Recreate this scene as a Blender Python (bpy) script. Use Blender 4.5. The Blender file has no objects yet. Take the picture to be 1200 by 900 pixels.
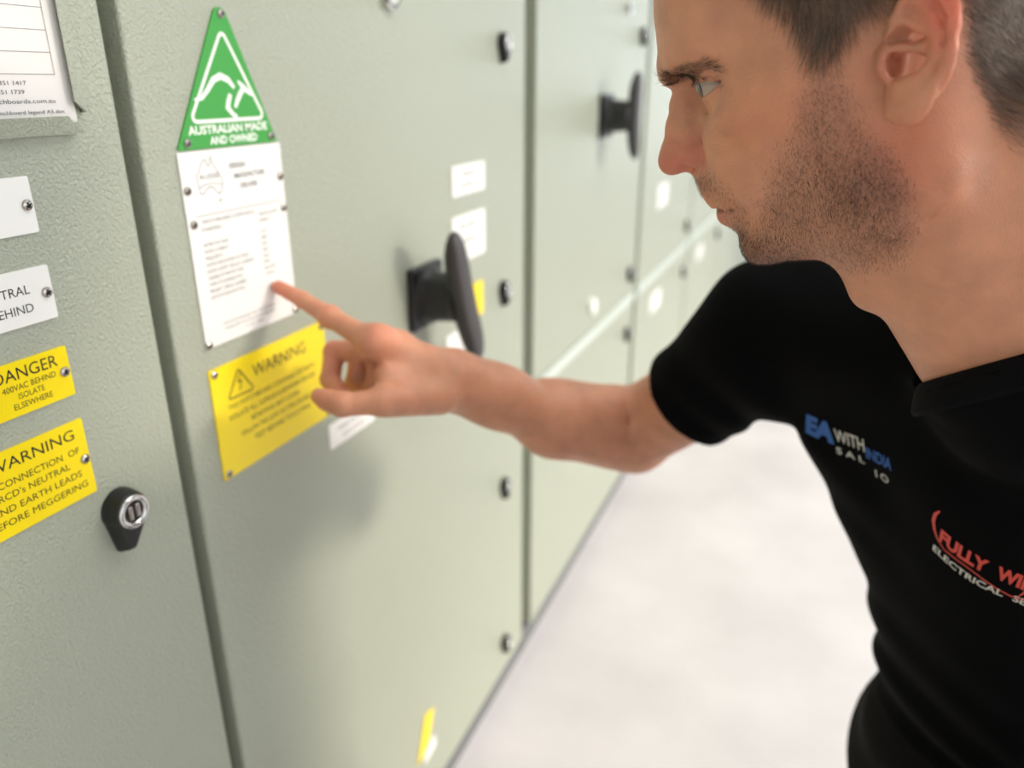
import bpy, bmesh, math, random
import numpy as np
from mathutils import Vector, Matrix
from mathutils.bvhtree import BVHTree

S = bpy.context.scene
C = S.collection
R_ = math.radians

# ------------------------------------------------------------------ camera
CAM = np.array([0.0, 0.0, 1.19])
FPX = 904.0
PITCH, YAW = R_(21.4), R_(22.5)
_h = np.array([-math.sin(YAW), math.cos(YAW), 0.0])
_z = np.array([0.0, 0.0, 1.0])
AF = _h * math.cos(PITCH) - _z * math.sin(PITCH)
AR = np.array([math.cos(YAW), math.sin(YAW), 0.0])
AU = _h * math.sin(PITCH) + _z * math.cos(PITCH)
cd = bpy.data.cameras.new('camera')
cam = bpy.data.objects.new('camera', cd)
C.objects.link(cam)
S.camera = cam
cd.sensor_width = 36.0
cd.lens = 36.0 * FPX / 1200.0
cd.clip_start = 0.02
cd.clip_end = 200
M = Matrix(((AR[0], AU[0], -AF[0], CAM[0]), (AR[1], AU[1], -AF[1], CAM[1]), (AR[2], AU[2], -AF[2], CAM[2]), (0, 0, 0, 1)))
cam.matrix_world = M
cd.dof.use_dof = True
cd.dof.focus_distance = 0.465
cd.dof.aperture_fstop = 3.7

# ------------------------------------------------------------------ world, lights, exposure
W = bpy.data.worlds.new('world')
S.world = W
W.use_nodes = True
nt = W.node_tree
bg = nt.nodes['Background']
bg.inputs['Color'].default_value = (0.86, 0.94, 1.0, 1)
bg.inputs['Strength'].default_value = 3.2
vs = S.view_settings
vs.view_transform = 'Standard'
vs.look = 'None'
vs.gamma = 1.0
vs.exposure = -0.40


def area(name, loc, target, sx, sy, power, col):
    d = bpy.data.lights.new(name, 'AREA')
    d.shape = 'RECTANGLE'
    d.size, d.size_y, d.energy, d.color = sx, sy, power, col
    o = bpy.data.objects.new(name, d)
    C.objects.link(o)
    o.location = loc
    o.rotation_euler = (Vector(target) - Vector(loc)).to_track_quat('-Z', 'Y').to_euler()
    return o


area('skylight', (1.7, 1.6, 4.05), (1.7, 1.6, 0.0), 2.6, 3.0, 55.0, (1.0, 0.98, 0.95))
area('doorway_daylight', (6.9, 1.4, 2.4), (0.0, 0.8, 1.0), 6.0, 3.2, 44.0, (1.0, 0.97, 0.93))
SUN_D = bpy.data.lights.new('sun', 'SUN')
SUN_D.energy = 4.5
SUN_D.angle = R_(13)
SUN_D.color = (1.0, 0.90, 0.77)
SUN = bpy.data.objects.new('sun', SUN_D)
C.objects.link(SUN)
SUN.rotation_euler = Vector((-0.88, -0.36, -0.30)).to_track_quat('-Z', 'Y').to_euler()


# ------------------------------------------------------------------ materials
def srgb(r, g, b):
    f = lambda c: (c / 12.92 if c <= 0.04045 else ((c + 0.055) / 1.055) ** 2.4)
    return (f(r / 255), f(g / 255), f(b / 255), 1)


def mat(name, col, rough=0.5, metal=0.0, spec=0.5, bump=None, noise=None, coat=0.0):
    m = bpy.data.materials.new(name)
    m.use_nodes = True
    n = m.node_tree.nodes
    l = m.node_tree.links
    b = n['Principled BSDF']
    b.inputs['Base Color'].default_value = col
    b.inputs['Roughness'].default_value = rough
    b.inputs['Metallic'].default_value = metal
    b.inputs['Specular IOR Level'].default_value = spec
    b.inputs['Coat Weight'].default_value = coat
    tc = n.new('ShaderNodeTexCoord')
    if noise:
        sc, amt = noise
        t = n.new('ShaderNodeTexNoise')
        t.inputs['Scale'].default_value = sc
        t.inputs['Detail'].default_value = 5
        l.new(tc.outputs['Object'], t.inputs['Vector'])
        mx = n.new('ShaderNodeMix')
        mx.data_type = 'RGBA'
        mx.inputs[6].default_value = tuple(c * (1 - amt) for c in col[:3]) + (1,)
        mx.inputs[7].default_value = tuple(min(1, c * (1 + amt)) for c in col[:3]) + (1,)
        l.new(t.outputs['Fac'], mx.inputs[0])
        l.new(mx.outputs[2], b.inputs['Base Color'])
    if bump:
        sc, st, dist = bump
        t = n.new('ShaderNodeTexNoise')
        t.inputs['Scale'].default_value = sc
        t.inputs['Detail'].default_value = 2.0
        t.inputs['Roughness'].default_value = 0.45
        t.inputs['Distortion'].default_value = 0.6
        l.new(tc.outputs['Object'], t.inputs['Vector'])
        bp = n.new('ShaderNodeBump')
        bp.inputs['Strength'].default_value = st
        bp.inputs['Distance'].default_value = dist
        l.new(t.outputs['Fac'], bp.inputs['Height'])
        l.new(bp.outputs['Normal'], b.inputs['Normal'])
    return m


MT = dict(
    paint=mat('sage_powder_coat', srgb(168, 173, 156), 0.29, bump=(390, 0.9, 0.0021), noise=(3, 0.03)),
    paint_dark=mat('shaded_frame_paint', srgb(152, 157, 138), 0.5, bump=(430, 0.4, 0.001)),  # darker copy of the sage, shade of the recessed gaps put into the colour
    plinth=mat('plinth_grey', srgb(105, 106, 108), 0.6),
    white=mat('white_plate', srgb(240, 238, 234), 0.35),
    yellow=mat('yellow_plate', srgb(250, 222, 12), 0.33),
    green=mat('green_plate', srgb(58, 158, 62), 0.35),
    ink=mat('black_ink', srgb(28, 28, 28), 0.5),
    wink=mat('white_ink', srgb(245, 248, 240), 0.5),
    grey_ink=mat('grey_ink', srgb(95, 95, 95), 0.5),
    steel=mat('steel', srgb(178, 172, 165), 0.25, 1.0),
    chrome=mat('chrome', srgb(215, 215, 215), 0.12, 1.0),
    hole=mat('dark_recess', srgb(14, 14, 14), 0.7),
    plastic=mat('black_plastic', srgb(20, 20, 22), 0.38),
    lever=mat('dark_grey_plastic', srgb(62, 59, 60), 0.5),
    paper=mat('paper', srgb(232, 228, 224), 0.75, noise=(30, 0.02)),
    concrete=mat('concrete', srgb(216, 211, 212), 0.5, noise=(3.5, 0.22), bump=(60, 0.2, 0.002)),
    wallp=mat('white_wall_paint', srgb(225, 225, 222), 0.7),
    roof=mat('roof_sheet', srgb(215, 216, 214), 0.6),
    shirt=mat('black_jersey', srgb(5, 5, 7), 0.9, spec=0.08, bump=(1400, 0.25, 0.0004)),
    rib=mat('black_rib', srgb(7, 7, 10), 0.9, spec=0.12),
    trouser=mat('charcoal_cotton', srgb(17, 15, 16), 0.9, spec=0.15, bump=(900, 0.3, 0.0005)),
    boot=mat('brown_leather', srgb(88, 62, 40), 0.55, bump=(200, 0.3, 0.001)),
    sole=mat('rubber_sole', srgb(30, 30, 30), 0.8),
    red=mat('red_print', srgb(214, 74, 62), 0.6),
    pblue=mat('blue_print', srgb(38, 92, 168), 0.6),
    pwhite=mat('white_print', srgb(215, 212, 205), 0.6),
    hair=mat('hair_strand', srgb(92, 76, 64), 0.45),
    hair_grey=mat('grey_hair_strand', srgb(150, 138, 126), 0.4),
    stub=mat('stubble_strand', srgb(74, 54, 44), 0.6),
    brow=mat('brow_strand', srgb(74, 56, 44), 0.6),
    lamp=None, frame=mat('grey_steel_frame', srgb(120, 124, 126), 0.5, 0.4),
)
_m = bpy.data.materials.new('tube_light')
_m.use_nodes = True
_b = _m.node_tree.nodes['Principled BSDF']
_b.inputs['Emission Color'].default_value = (1, 0.98, 0.95, 1)
_b.inputs['Emission Strength'].default_value = 9.0
MT['lamp'] = _m

_m = bpy.data.materials.new('translucent_sheet')
_m.use_nodes = True
_b = _m.node_tree.nodes['Principled BSDF']
_b.inputs['Emission Color'].default_value = (1, 0.98, 0.95, 1)
_b.inputs['Emission Strength'].default_value = 2.5
MT['skylight'] = _m


# ------------------------------------------------------------------ object helpers
def link(o, parent=None):
    C.objects.link(o)
    if parent is not None:
        o.parent = parent
    return o


def empty(name, loc, label, cat, group=None):
    o = bpy.data.objects.new(name, None)
    o.empty_display_size = 0.1
    o.location = loc
    C.objects.link(o)
    o['label'] = label
    o['category'] = cat
    if group:
        o['group'] = group
    return o


def mesh_obj(name, bm, m, parent=None, label=None, smooth=False, world=True):
    me = bpy.data.meshes.new(name)
    bmesh.ops.recalc_face_normals(bm, faces=bm.faces)
    bm.to_mesh(me)
    bm.free()
    for x in (m if isinstance(m, (list, tuple)) else [m]):
        me.materials.append(x)
    if smooth:
        me.shade_smooth()
    o = bpy.data.objects.new(name, me)
    link(o, parent)
    if parent is not None and world:
        o.matrix_parent_inverse = root_inv(parent)
    if label:
        o['label'] = label
    return o


def root_inv(p):
    m = Matrix.Identity(4)
    chain = []
    while p is not None:
        chain.append(p)
        p = p.parent
    for q in reversed(chain):
        m = m @ q.matrix_parent_inverse @ Matrix.LocRotScale(q.location, q.rotation_euler, q.scale)
    return m.inverted()


def struct(o):
    o['kind'] = 'structure'
    return o


def box(bm, x0, x1, y0, y1, z0, z1, bev=0.0, seg=2):
    r = bmesh.ops.create_cube(bm, size=1.0)
    vs_ = r['verts']
    for v in vs_:
        v.co = Vector(((x0 + x1) / 2 + v.co.x * (x1 - x0), (y0 + y1) / 2 + v.co.y * (y1 - y0), (z0 + z1) / 2 + v.co.z * (z1 - z0)))
    if bev > 0:
        es = list({e for v in vs_ for e in v.link_edges})
        bmesh.ops.bevel(bm, geom=es, offset=bev, segments=seg, affect='EDGES', profile=0.5)
    return bm


def prism(bm, pts, x0, x1, bev=0.0):
    """polygon in the (Y,Z) plane extruded from x0 to x1"""
    a = [bm.verts.new((x0, p[0], p[1])) for p in pts]
    b = [bm.verts.new((x1, p[0], p[1])) for p in pts]
    n = len(pts)
    fs = [bm.faces.new(a[::-1]), bm.faces.new(b)]
    for i in range(n):
        bm.faces.new((a[i], a[(i + 1) % n], b[(i + 1) % n], b[i]))
    if bev > 0:
        bmesh.ops.bevel(bm, geom=list(fs[1].edges), offset=bev, segments=2, affect='EDGES')
    return bm


def lathe_x(bm, prof, y, z, n=32):
    """profile [(x, radius)...] spun about an axis along X through (y, z)"""
    rings = []
    for (x, r) in prof:
        if r <= 1e-6:
            rings.append([bm.verts.new((x, y, z))])
        else:
            rings.append([bm.verts.new((x, y + r * math.cos(2 * math.pi * i / n), z + r * math.sin(2 * math.pi * i / n))) for i in range(n)])
    for A, B in zip(rings, rings[1:]):
        for i in range(n):
            j = (i + 1) % n
            if len(A) == 1 and len(B) == 1:
                continue
            if len(A) == 1:
                bm.faces.new((A[0], B[i], B[j]))
            elif len(B) == 1:
                bm.faces.new((A[i], A[j], B[0]))
            else:
                bm.faces.new((A[i], A[j], B[j], B[i]))
    return bm


def rounded(pts, r, n=6):
    """round the corners of a polygon; r is one radius or one per corner"""
    out = []
    N = len(pts)
    for i in range(N):
        p = Vector(pts[i]).to_2d()
        a = (Vector(pts[i - 1]).to_2d() - p)
        b = (Vector(pts[(i + 1) % N]).to_2d() - p)
        rr = r[i] if isinstance(r, (list, tuple)) else r
        if rr <= 0:
            out.append((p.x, p.y))
            continue
        a.normalize()
        b.normalize()
        half = a.angle(b) / 2
        d = rr / math.tan(half)
        c = p + (a + b).normalized() * (rr / math.sin(half))
        s = p + a * d - c
        e = p + b * d - c
        a0 = math.atan2(s.y, s.x)
        a1 = math.atan2(e.y, e.x)
        da = (a1 - a0 + math.pi) % (2 * math.pi) - math.pi
        for k in range(n + 1):
            t = a0 + da * k / n
            out.append((c.x + rr * math.cos(t), c.y + rr * math.sin(t)))
    return out


_TXT = {}


def text_geo(s, bold=0.0):
    """flat outline of a string: verts (cap height = 1), triangles, width"""
    k = (s, bold)
    if k in _TXT:
        return _TXT[k]
    cu = bpy.data.curves.new('t', 'FONT')
    cu.body = s
    cu.size = 1.0
    cu.resolution_u = 3
    cu.offset = bold
    o = bpy.data.objects.new('t', cu)
    C.objects.link(o)
    dg = bpy.context.evaluated_depsgraph_get()
    me = bpy.data.meshes.new_from_object(o.evaluated_get(dg))
    v = np.array([tuple(x.co)[:2] for x in me.vertices])
    f = [tuple(p.vertices) for p in me.polygons]
    bpy.data.objects.remove(o)
    bpy.data.curves.remove(cu)
    bpy.data.meshes.remove(me)
    v = v / 0.70
    v[:, 0] -= v[:, 0].min()
    _TXT[k] = (v, f, v[:, 0].max())
    return _TXT[k]


def put_text(bm, s, y, z, cap, x, width=None, align='c', bold=0.0, slant=0.0):
    v, f, w = text_geo(s, bold)
    sx = cap if width is None else width / w
    w = w * sx
    off = {'c': -w / 2, 'l': 0, 'r': -w}[align]
    vv = [bm.verts.new((x, y + off + p[0] * sx + slant * p[1] * cap, z + p[1] * cap)) for p in v]
    for t in f:
        try:
            bm.faces.new([vv[i] for i in t])
        except ValueError:
            pass


_LIFT = 0.0


def stroke(bm, pts, w, x, closed=False):
    """flat line of width w in the (Y,Z) plane"""
    global _LIFT
    _LIFT += 0.00002
    x += _LIFT % 0.0002
    P = [Vector(p) for p in pts]
    n = len(P)
    L, Rr = [], []
    for i in range(n):
        a = P[i - 1] if (i > 0 or closed) else None
        b = P[(i + 1) % n] if (i < n - 1 or closed) else None
        d1 = (P[i] - a).normalized() if a is not None else None
        d2 = (b - P[i]).normalized() if b is not None else None
        d = (d1 + d2).normalized() if (d1 is not None and d2 is not None) else (d1 if d2 is None else d2)
        nn = Vector((-d.y, d.x))
        k = 1.0
        if d1 is not None and d2 is not None:
            k = 1.0 / max(0.35, math.cos(d1.angle(d2) / 2))
        ww = (w[i] if isinstance(w, (list, tuple)) else w) / 2 * k
        L.append(bm.verts.new((x, P[i].x + nn.x * ww, P[i].y + nn.y * ww)))
        Rr.append(bm.verts.new((x, P[i].x - nn.x * ww, P[i].y - nn.y * ww)))
    for i in range(n if closed else n - 1):
        j = (i + 1) % n
        bm.faces.new((L[i], L[j], Rr[j], Rr[i]))


XW = -0.5          # front face of the doors


def screw(parent, y, z, x, r=0.0038, ang=0.4):
    bm = bmesh.new()
    lathe_x(bm, [(x, r * 0.95), (x + 0.0008, r), (x + 0.0016, r * 0.86), (x + 0.0022, r * 0.5), (x + 0.0024, 0)], y, z, 20)
    bmesh.ops.recalc_face_normals(bm, faces=bm.faces)
    for k in range(2):
        a = ang + k * math.pi / 2
        c, s = math.cos(a), math.sin(a)
        h, w = r * 0.62, r * 0.13
        q = [(-h, -w), (h, -w), (h, w), (-h, w)]
        vv = [bm.verts.new((x + 0.00255 + 0.0001 * k, y + p[0] * c - p[1] * s, z + p[0] * s + p[1] * c)) for p in q]
        f = bm.faces.new(vv)
        f.material_index = 1
    return mesh_obj('screw', bm, [MT['steel'], MT['hole']], parent)


def plate(parent, y0, y1, z0, z1, m, label, texts=(), screws=(), name='sign_plate', ink='ink', th=0.0016, poly=None, extra=None, x=XW):
    bm = bmesh.new()
    prism(bm, poly or rounded([(y0, z0), (y1, z0), (y1, z1), (y0, z1)], 0.0012, 3), x, x + th)
    p = mesh_obj(name, bm, m, parent, label)
    xt = x + th + 0.00012
    if texts or extra:
        bm = bmesh.new()
        for t in texts:
            put_text(bm, t[0], t[1], t[2], t[3], xt, *t[4:])
        if extra:
            extra(bm, xt)
        for f in bm.faces:
            if f.normal.x < 0:
                f.normal_flip()
        mesh_obj('lettering', bm, MT[ink], p)
    for i, q in enumerate(screws):
        screw(p, q[0], q[1], x + th, ang=0.4 + i * 0.9)
    return p


def lock(parent, y, z, s=1.0, ang=0.0, label=None):
    """quarter-turn latch: teardrop housing pointing down, chrome ring and slotted insert"""
    def tear(sc, n=28, tip=0.026):
        pts = []
        for i in range(n + 1):
            a = -0.62 + (math.pi + 1.24) * i / n
            pts.append((0.0125 * sc * math.cos(a), 0.0125 * sc * math.sin(a)))
        pts.append((-0.002 * sc, -tip * sc))
        pts.append((0.002 * sc, -tip * sc))
        c, s_ = math.cos(ang), math.sin(ang)
        return [(y + (p[0] * c - p[1] * s_) * s, z + (p[0] * s_ + p[1] * c) * s) for p in pts]
    bm = bmesh.new()
    A, B, D = tear(1.0), tear(1.12), tear(0.92)
    n = len(A)
    lay = [(XW, B), (XW + 0.004, B), (XW + 0.0115 * s, A), (XW + 0.0130 * s, D)]
    rings = [[bm.verts.new((x, p[0], p[1])) for p in pts] for x, pts in lay]
    for P, Q in zip(rings, rings[1:]):
        for i in range(n):
            bm.faces.new((P[i], P[(i + 1) % n], Q[(i + 1) % n], Q[i]))
    bm.faces.new(rings[-1])
    h = mesh_obj('lock', bm, MT['plastic'], parent, label or 'black teardrop quarter-turn latch with chrome ring')
    x = XW + 0.0130 * s
    bm = bmesh.new()
    lathe_x(bm, [(x - 0.002, 0.0114 * s), (x + 0.0008, 0.0114 * s), (x + 0.0016, 0.0104 * s), (x + 0.0014, 0.0080 * s), (x - 0.0012, 0.0073 * s), (x - 0.002, 0.007 * s)], y, z, 36)
    mesh_obj('ring', bm, MT['chrome'], h, 'bright chrome ring', smooth=True)
    bm = bmesh.new()
    lathe_x(bm, [(x + 0.0003, 0.0071 * s), (x + 0.0004, 0.0)], y, z, 24)
    mesh_obj('socket', bm, MT['hole'], h)
    bm = bmesh.new()
    for k in (-1, 1):
        box(bm, x - 0.001, x + 0.0013, y + k * 0.0028 * s - 0.0015 * s, y + k * 0.0028 * s + 0.0015 * s, z - 0.0048 * s, z + 0.0048 * s, 0.0007)
    mesh_obj('insert', bm, MT['steel'], h, 'slotted steel insert', smooth=True)
    return h


def rotary(parent, yc, zc, esc, hub_r, hub_len, lev_len, tilt, label):
    """isolator handle: square escutcheon, round hub, long lever"""
    r = bpy.data.objects.new('rotary_handle', None)
    link(r, parent)
    r.matrix_parent_inverse = root_inv(parent)
    r.location = (XW, yc, zc)
    if label: r['label'] = label
    bm = bmesh.new()
    box(bm, XW, XW + 0.010, yc - esc / 2, yc + esc / 2, zc - esc / 2, zc + esc / 2, 0.003)
    mesh_obj('escutcheon', bm, MT['plastic'], r)
    bm = bmesh.new()
    lathe_x(bm, [(XW + 0.010, hub_r * 1.18), (XW + 0.016, hub_r * 1.12), (XW + 0.02, hub_r), (XW + hub_len, hub_r * 0.92), (XW + hub_len + 0.003, hub_r * 0.8), (XW + hub_len + 0.003, 0)], yc, zc, 36)
    mesh_obj('hub', bm, MT['plastic'], r, smooth=False)
    bm = bmesh.new()
    c, s = math.cos(tilt), math.sin(tilt)
    pts = []
    for i in range(9):
        t = i / 8
        pts.append(((t - 0.5) * lev_len, 0.0))
    rings = []
    n = 14
    x0 = XW + hub_len + 0.008
    for (u, _) in pts:
        q = abs(u) / (lev_len / 2)
        wy = 0.0215 - 0.004 * q * q
        wx = 0.0135 - 0.002 * q * q
        if q > 0.99:
            wy *= 0.45
            wx *= 0.45
        ring = []
        bend = 0.006 * q * q
        for k in range(n):
            a = 2 * math.pi * k / n
            e = 0.7
            ca = math.copysign(abs(math.cos(a)) ** e, math.cos(a))
            sa = math.copysign(abs(math.sin(a)) ** e, math.sin(a))
            ly, lx = wy * ca, wx * sa
            ring.append(bm.verts.new((x0 + lx + bend, yc + ly * c - u * s, zc + ly * s + u * c)))
        rings.append(ring)
    for A, B in zip(rings, rings[1:]):
        for k in range(n):
            bm.faces.new((A[k], A[(k + 1) % n], B[(k + 1) % n], B[k]))
    bm.faces.new(rings[0])
    bm.faces.new(rings[-1])
    o = mesh_obj('lever', bm, MT['lever'], r, smooth=True)
    md = o.modifiers.new('s', 'SUBSURF')
    md.levels = md.render_levels = 1
    return r


# ------------------------------------------------------------------ setting
bm = bmesh.new(); box(bm, -3.0, 7.5, -4.5, 14.0, -0.10, 0.0)
struct(mesh_obj('floor', bm, MT['concrete']))
bm = bmesh.new(); box(bm, -1.35, -1.20, -4.5, 14.0, 0.0, 4.2)
struct(mesh_obj('wall_left', bm, MT['wallp']))
bm = bmesh.new(); box(bm, -1.2, 7.5, -4.65, -4.5, 0.0, 4.2)
struct(mesh_obj('wall_back', bm, MT['wallp']))
bm = bmesh.new()                                    # far wall with a wide open roller door
box(bm, -1.2, -0.2, 14.0, 14.15, 0, 4.2)
box(bm, 6.0, 7.5, 14.0, 14.15, 0, 4.2)
box(bm, -0.2, 6.0, 14.0, 14.15, 3.7, 4.2)
struct(mesh_obj('wall_far', bm, MT['wallp']))
bm = bmesh.new()                                    # right wall with two open roller doors
for y0, y1 in ((-4.5, -3.2), (1.2, 2.2), (8.0, 14.0)):
    box(bm, 7.5, 7.65, y0, y1, 0, 4.2)
box(bm, 7.5, 7.65, -3.2, 1.2, 3.7, 4.2)
box(bm, 7.5, 7.65, 2.2, 8.0, 3.7, 4.2)
struct(mesh_obj('wall_right', bm, MT['wallp']))
bm = bmesh.new()                                    # roof with one translucent skylight
box(bm, -1.35, 0.35, -4.65, 14.15, 4.2, 4.3)
box(bm, 3.05, 7.65, -4.65, 14.15, 4.2, 4.3)
box(bm, 0.35, 3.05, -4.65, 0.1, 4.2, 4.3)
box(bm, 0.35, 3.05, 3.1, 14.15, 4.2, 4.3)
struct(mesh_obj('ceiling', bm, MT['roof']))
bm = bmesh.new(); box(bm, 0.33, 3.07, 0.08, 3.12, 4.24, 4.25)
struct(mesh_obj('window_1', bm, MT['skylight']))
for i, (x, y) in enumerate([(1.6, -1.2), (1.6, 4.2), (1.6, 7.0), (4.8, 1.8), (4.8, 5.0)]):
    f = empty('ceiling_light', (x, y, 4.2), 'fluorescent batten light under the roof, ' + ['above the near cubicles', 'above the middle of the floor', 'farthest of the near row', 'near the right-hand wall', 'farthest from the cubicles'][i], 'ceiling light', 'roof battens over the workshop floor')
    bm = bmesh.new(); box(bm, x - 0.08, x + 0.08, y - 0.65, y + 0.65, 4.13, 4.2, 0.01)
    mesh_obj('housing', bm, MT['wallp'], f)
    bm = bmesh.new()
    for k in (-1, 1):
        box(bm, x + k * 0.04 - 0.013, x + k * 0.04 + 0.013, y - 0.6, y + 0.6, 4.10, 4.126, 0.008)
    mesh_obj('tube', bm, MT['lamp'], f)

# ------------------------------------------------------------------ switchboard cubicles
TOP = 1.95
SPLIT = 0.637


def cubicle(y0, y1, label, split=False, door_y0=None, door_y1=None):
    g = empty('switchboard_cubicle', (-0.8, (y0 + y1) / 2, 0), label, 'electrical cabinet', 'sage green switchboard cubicles standing in one row')
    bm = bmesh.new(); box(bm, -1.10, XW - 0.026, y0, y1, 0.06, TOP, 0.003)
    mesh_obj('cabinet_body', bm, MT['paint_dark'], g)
    bm = bmesh.new(); box(bm, -1.08, XW - 0.012, y0 + 0.001, y1 - 0.001, 0.0, 0.058)
    mesh_obj('plinth', bm, MT['plinth'], g, 'grey steel plinth')
    a = door_y0 if door_y0 is not None else y0 + 0.008
    b = door_y1 if door_y1 is not None else y1 - 0.008
    spans = [(0.062, TOP - 0.01)] if not split else [(0.062, SPLIT - 0.027), (SPLIT + 0.003, TOP - 0.01)]
    for z0, z1 in spans:
        bm = bmesh.new(); box(bm, XW - 0.024, XW, a, b, z0, z1, 0.0028, 3)
        mesh_obj('door', bm, MT['paint'], g)
    if split:
        bm = bmesh.new(); box(bm, XW - 0.025, XW + 0.004, a, b, SPLIT - 0.025, SPLIT + 0.001, 0.002)
        mesh_obj('rail', bm, MT['paint_lit'], g, 'pale horizontal rail between upper and lower doors')
    return g


MT['paint_lit'] = mat('lit_sage_paint', srgb(196, 206, 196), 0.35)  # paler sage: top light caught by the rail is put into the colour
c0 = cubicle(-0.36, 0.4525, 'near left sage green cubicle with two white and two yellow labels beside a teardrop latch', door_y1=0.446)
c1 = cubicle(0.4545, 1.288, 'middle sage green cubicle carrying the green triangle plate and large black handle', door_y0=0.4615, door_y1=1.263)
c2 = cubicle(1.290, 2.130, 'sage green two-door cubicle with a black handle, first beyond the wide dark gap', True, 1.315, 2.112)
c3 = cubicle(2.132, 2.960, 'blurred pale cubicle second beyond the wide dark gap, behind the nose and lips', True, 2.150, 2.945)
c4 = cubicle(2.962, 3.790, 'blurred pale cubicle third beyond the wide dark gap, just above the black sleeve', True)
c5 = cubicle(3.792, 4.620, 'pale cubicle fourth beyond the wide dark gap, mostly behind the chin', True)
c6 = cubicle(4.622, 5.450, 'farthest pale cubicle of the row, hidden behind the head', True)

# near left door
YR = 0.3635
plate(c0, 0.280, YR, 1.095, 1.132, MT['white'], 'upper white engraved label', [('EARTH', 0.318, 1.1165, 0.0062), ('BEHIND', 0.336, 1.1020, 0.0060, None, 'r')], [(0.3585, 1.1135), (0.285, 1.1135)])
plate(c0, 0.291, YR, 1.035, 1.0725, MT['white'], 'white engraved label reading NEUTRAL BEHIND', [('NEUTRAL', 0.3468, 1.0560, 0.0062, None, 'r'), ('BEHIND', 0.3468, 1.0435, 0.0060, None, 'r')], [(0.3585, 1.054), (0.296, 1.054)])
plate(c0, 0.2995, YR, 0.976, 1.0135, MT['yellow'], 'yellow engraved label reading DANGER', [('DANGER', 0.331, 1.0012, 0.0086, 0.0475), ('400VAC BEHIND', 0.3315, 0.9940, 0.0042, 0.0400), ('ISOLATE', 0.3315, 0.9875, 0.0042, 0.0195), ('ELSEWHERE', 0.3315, 0.9808, 0.0042, 0.0290)], [(0.3585, 0.995), (0.3045, 0.995)])
plate(c0, 0.2760, YR, 0.895, 0.9565, MT['yellow'], 'yellow engraved label reading WARNING', [('WARNING', 0.3215, 0.9430, 0.0082, 0.066), ('DISCONNECTION  OF', 0.319, 0.9310, 0.0050, 0.074), ("RCD's NEUTRAL", 0.3185, 0.9220, 0.0050, 0.055), ('AND EARTH LEADS', 0.319, 0.9125, 0.0050, 0.070), ('BEFORE MEGGERING', 0.319, 0.9030, 0.0050, 0.076)], [(0.3590, 0.9245), (0.281, 0.9245)])
lock(c0, 0.3800, 0.8705, 1.24, ang=-0.20, label='black teardrop latch with chrome ring and slotted insert')

# document holder on the near left door
HY, HZ = 0.4145, 1.1575
hold = bpy.data.objects.new('document_holder', None)
link(hold, c0)
hold.matrix_parent_inverse = root_inv(c0)
hold.location = (XW, 0.33, 1.25)
hold['label'] = 'folded sheet metal document holder'


def lip(side):
    bm = bmesh.new()
    # cross-section away from the holder's middle: (inward distance, x)
    sec = [(0.000, XW), (0.0, XW + 0.0045), (0.0105, XW + 0.0088), (0.0108, XW + 0.0098), (-0.0012, XW + 0.0060), (-0.0014, XW)]
    ends = []
    for e in (0, 1):
        ring = []
        for d, x in sec:
            t = 0.006 + max(0, d) * 1.0
            if side == 'right':
                zz = HZ + 0.0125 + max(0, d) * 0.7 if e == 0 else 1.42 - t
                ring.append(bm.verts.new((x, HY - d, zz)))
            elif side == 'left':
                zz = HZ + 0.004 + t if e == 0 else 1.42 - t
                ring.append(bm.verts.new((x, 0.236 + d, zz)))
            else:
                yy = HY - 0.0010 - t if e == 0 else 0.236 + t
                ring.append(bm.verts.new((x, yy, HZ + d)))
        ends.append(ring)
    n = len(sec)
    for i in range(n):
        bm.faces.new((ends[0][i], ends[0][(i + 1) % n], ends[1][(i + 1) % n], ends[1][i]))
    bm.faces.new(ends[0][::-1]); bm.faces.new(ends[1])
    return mesh_obj('lip', bm, MT['paint'], hold)


for s_ in ('right', 'left', 'bottom'):
    lip(s_)
bm = bmesh.new(); box(bm, XW, XW + 0.001, 0.2365, HY - 0.0005, HZ, 1.42)
mesh_obj('back_plate', bm, MT['paint'], hold)
# the legend card resting in it
card = empty('legend_card', (XW + 0.0015, 0.33, 1.165), 'white printed legend card tucked in the metal holder at top left', 'card')
bm = bmesh.new()
for k in range(3):
    o_ = 0.0006 * k
    box(bm, XW + 0.0014 + 0.0011 * k, XW + 0.0022 + 0.0011 * k, 0.242, HY - 0.0060 - o_, HZ + 0.0060 + o_ * 1.4, 1.41)
mesh_obj('sheet', bm, MT['paper'], card)
bm = bmesh.new()
xc = XW + 0.0047
for z in (1.1945, 1.208, 1.2215, 1.235, 1.2485):
    stroke(bm, [(0.248, z), (0.3965, z)], 0.0003, xc)
stroke(bm, [(0.3965, 1.1945), (0.3965, 1.40)], 0.0003, xc)
put_text(bm, '9351 1417', 0.3745, 1.1880, 0.0026, xc, 0.021, 'r')
put_text(bm, '9351 1739', 0.3720, 1.1826, 0.0026, xc, 0.021, 'r')
put_text(bm, 'info@switchboards.com.au', 0.3930, 1.1768, 0.0028, xc, 0.064, 'r')
put_text(bm, '00 Switchboard legend A5.doc', 0.3985, 1.1702, 0.0024, xc, 0.058, 'r')
for f in bm.faces:
    if f.normal.x < 0:
        f.normal_flip()
mesh_obj('lettering', bm, MT['grey_ink'], card)

# middle door: green triangle
tri = rounded([(0.4965, 1.1375), (0.6215, 1.1375), (0.5655, 1.258)], [0.002, 0.002, 0.0085], 8)


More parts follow.
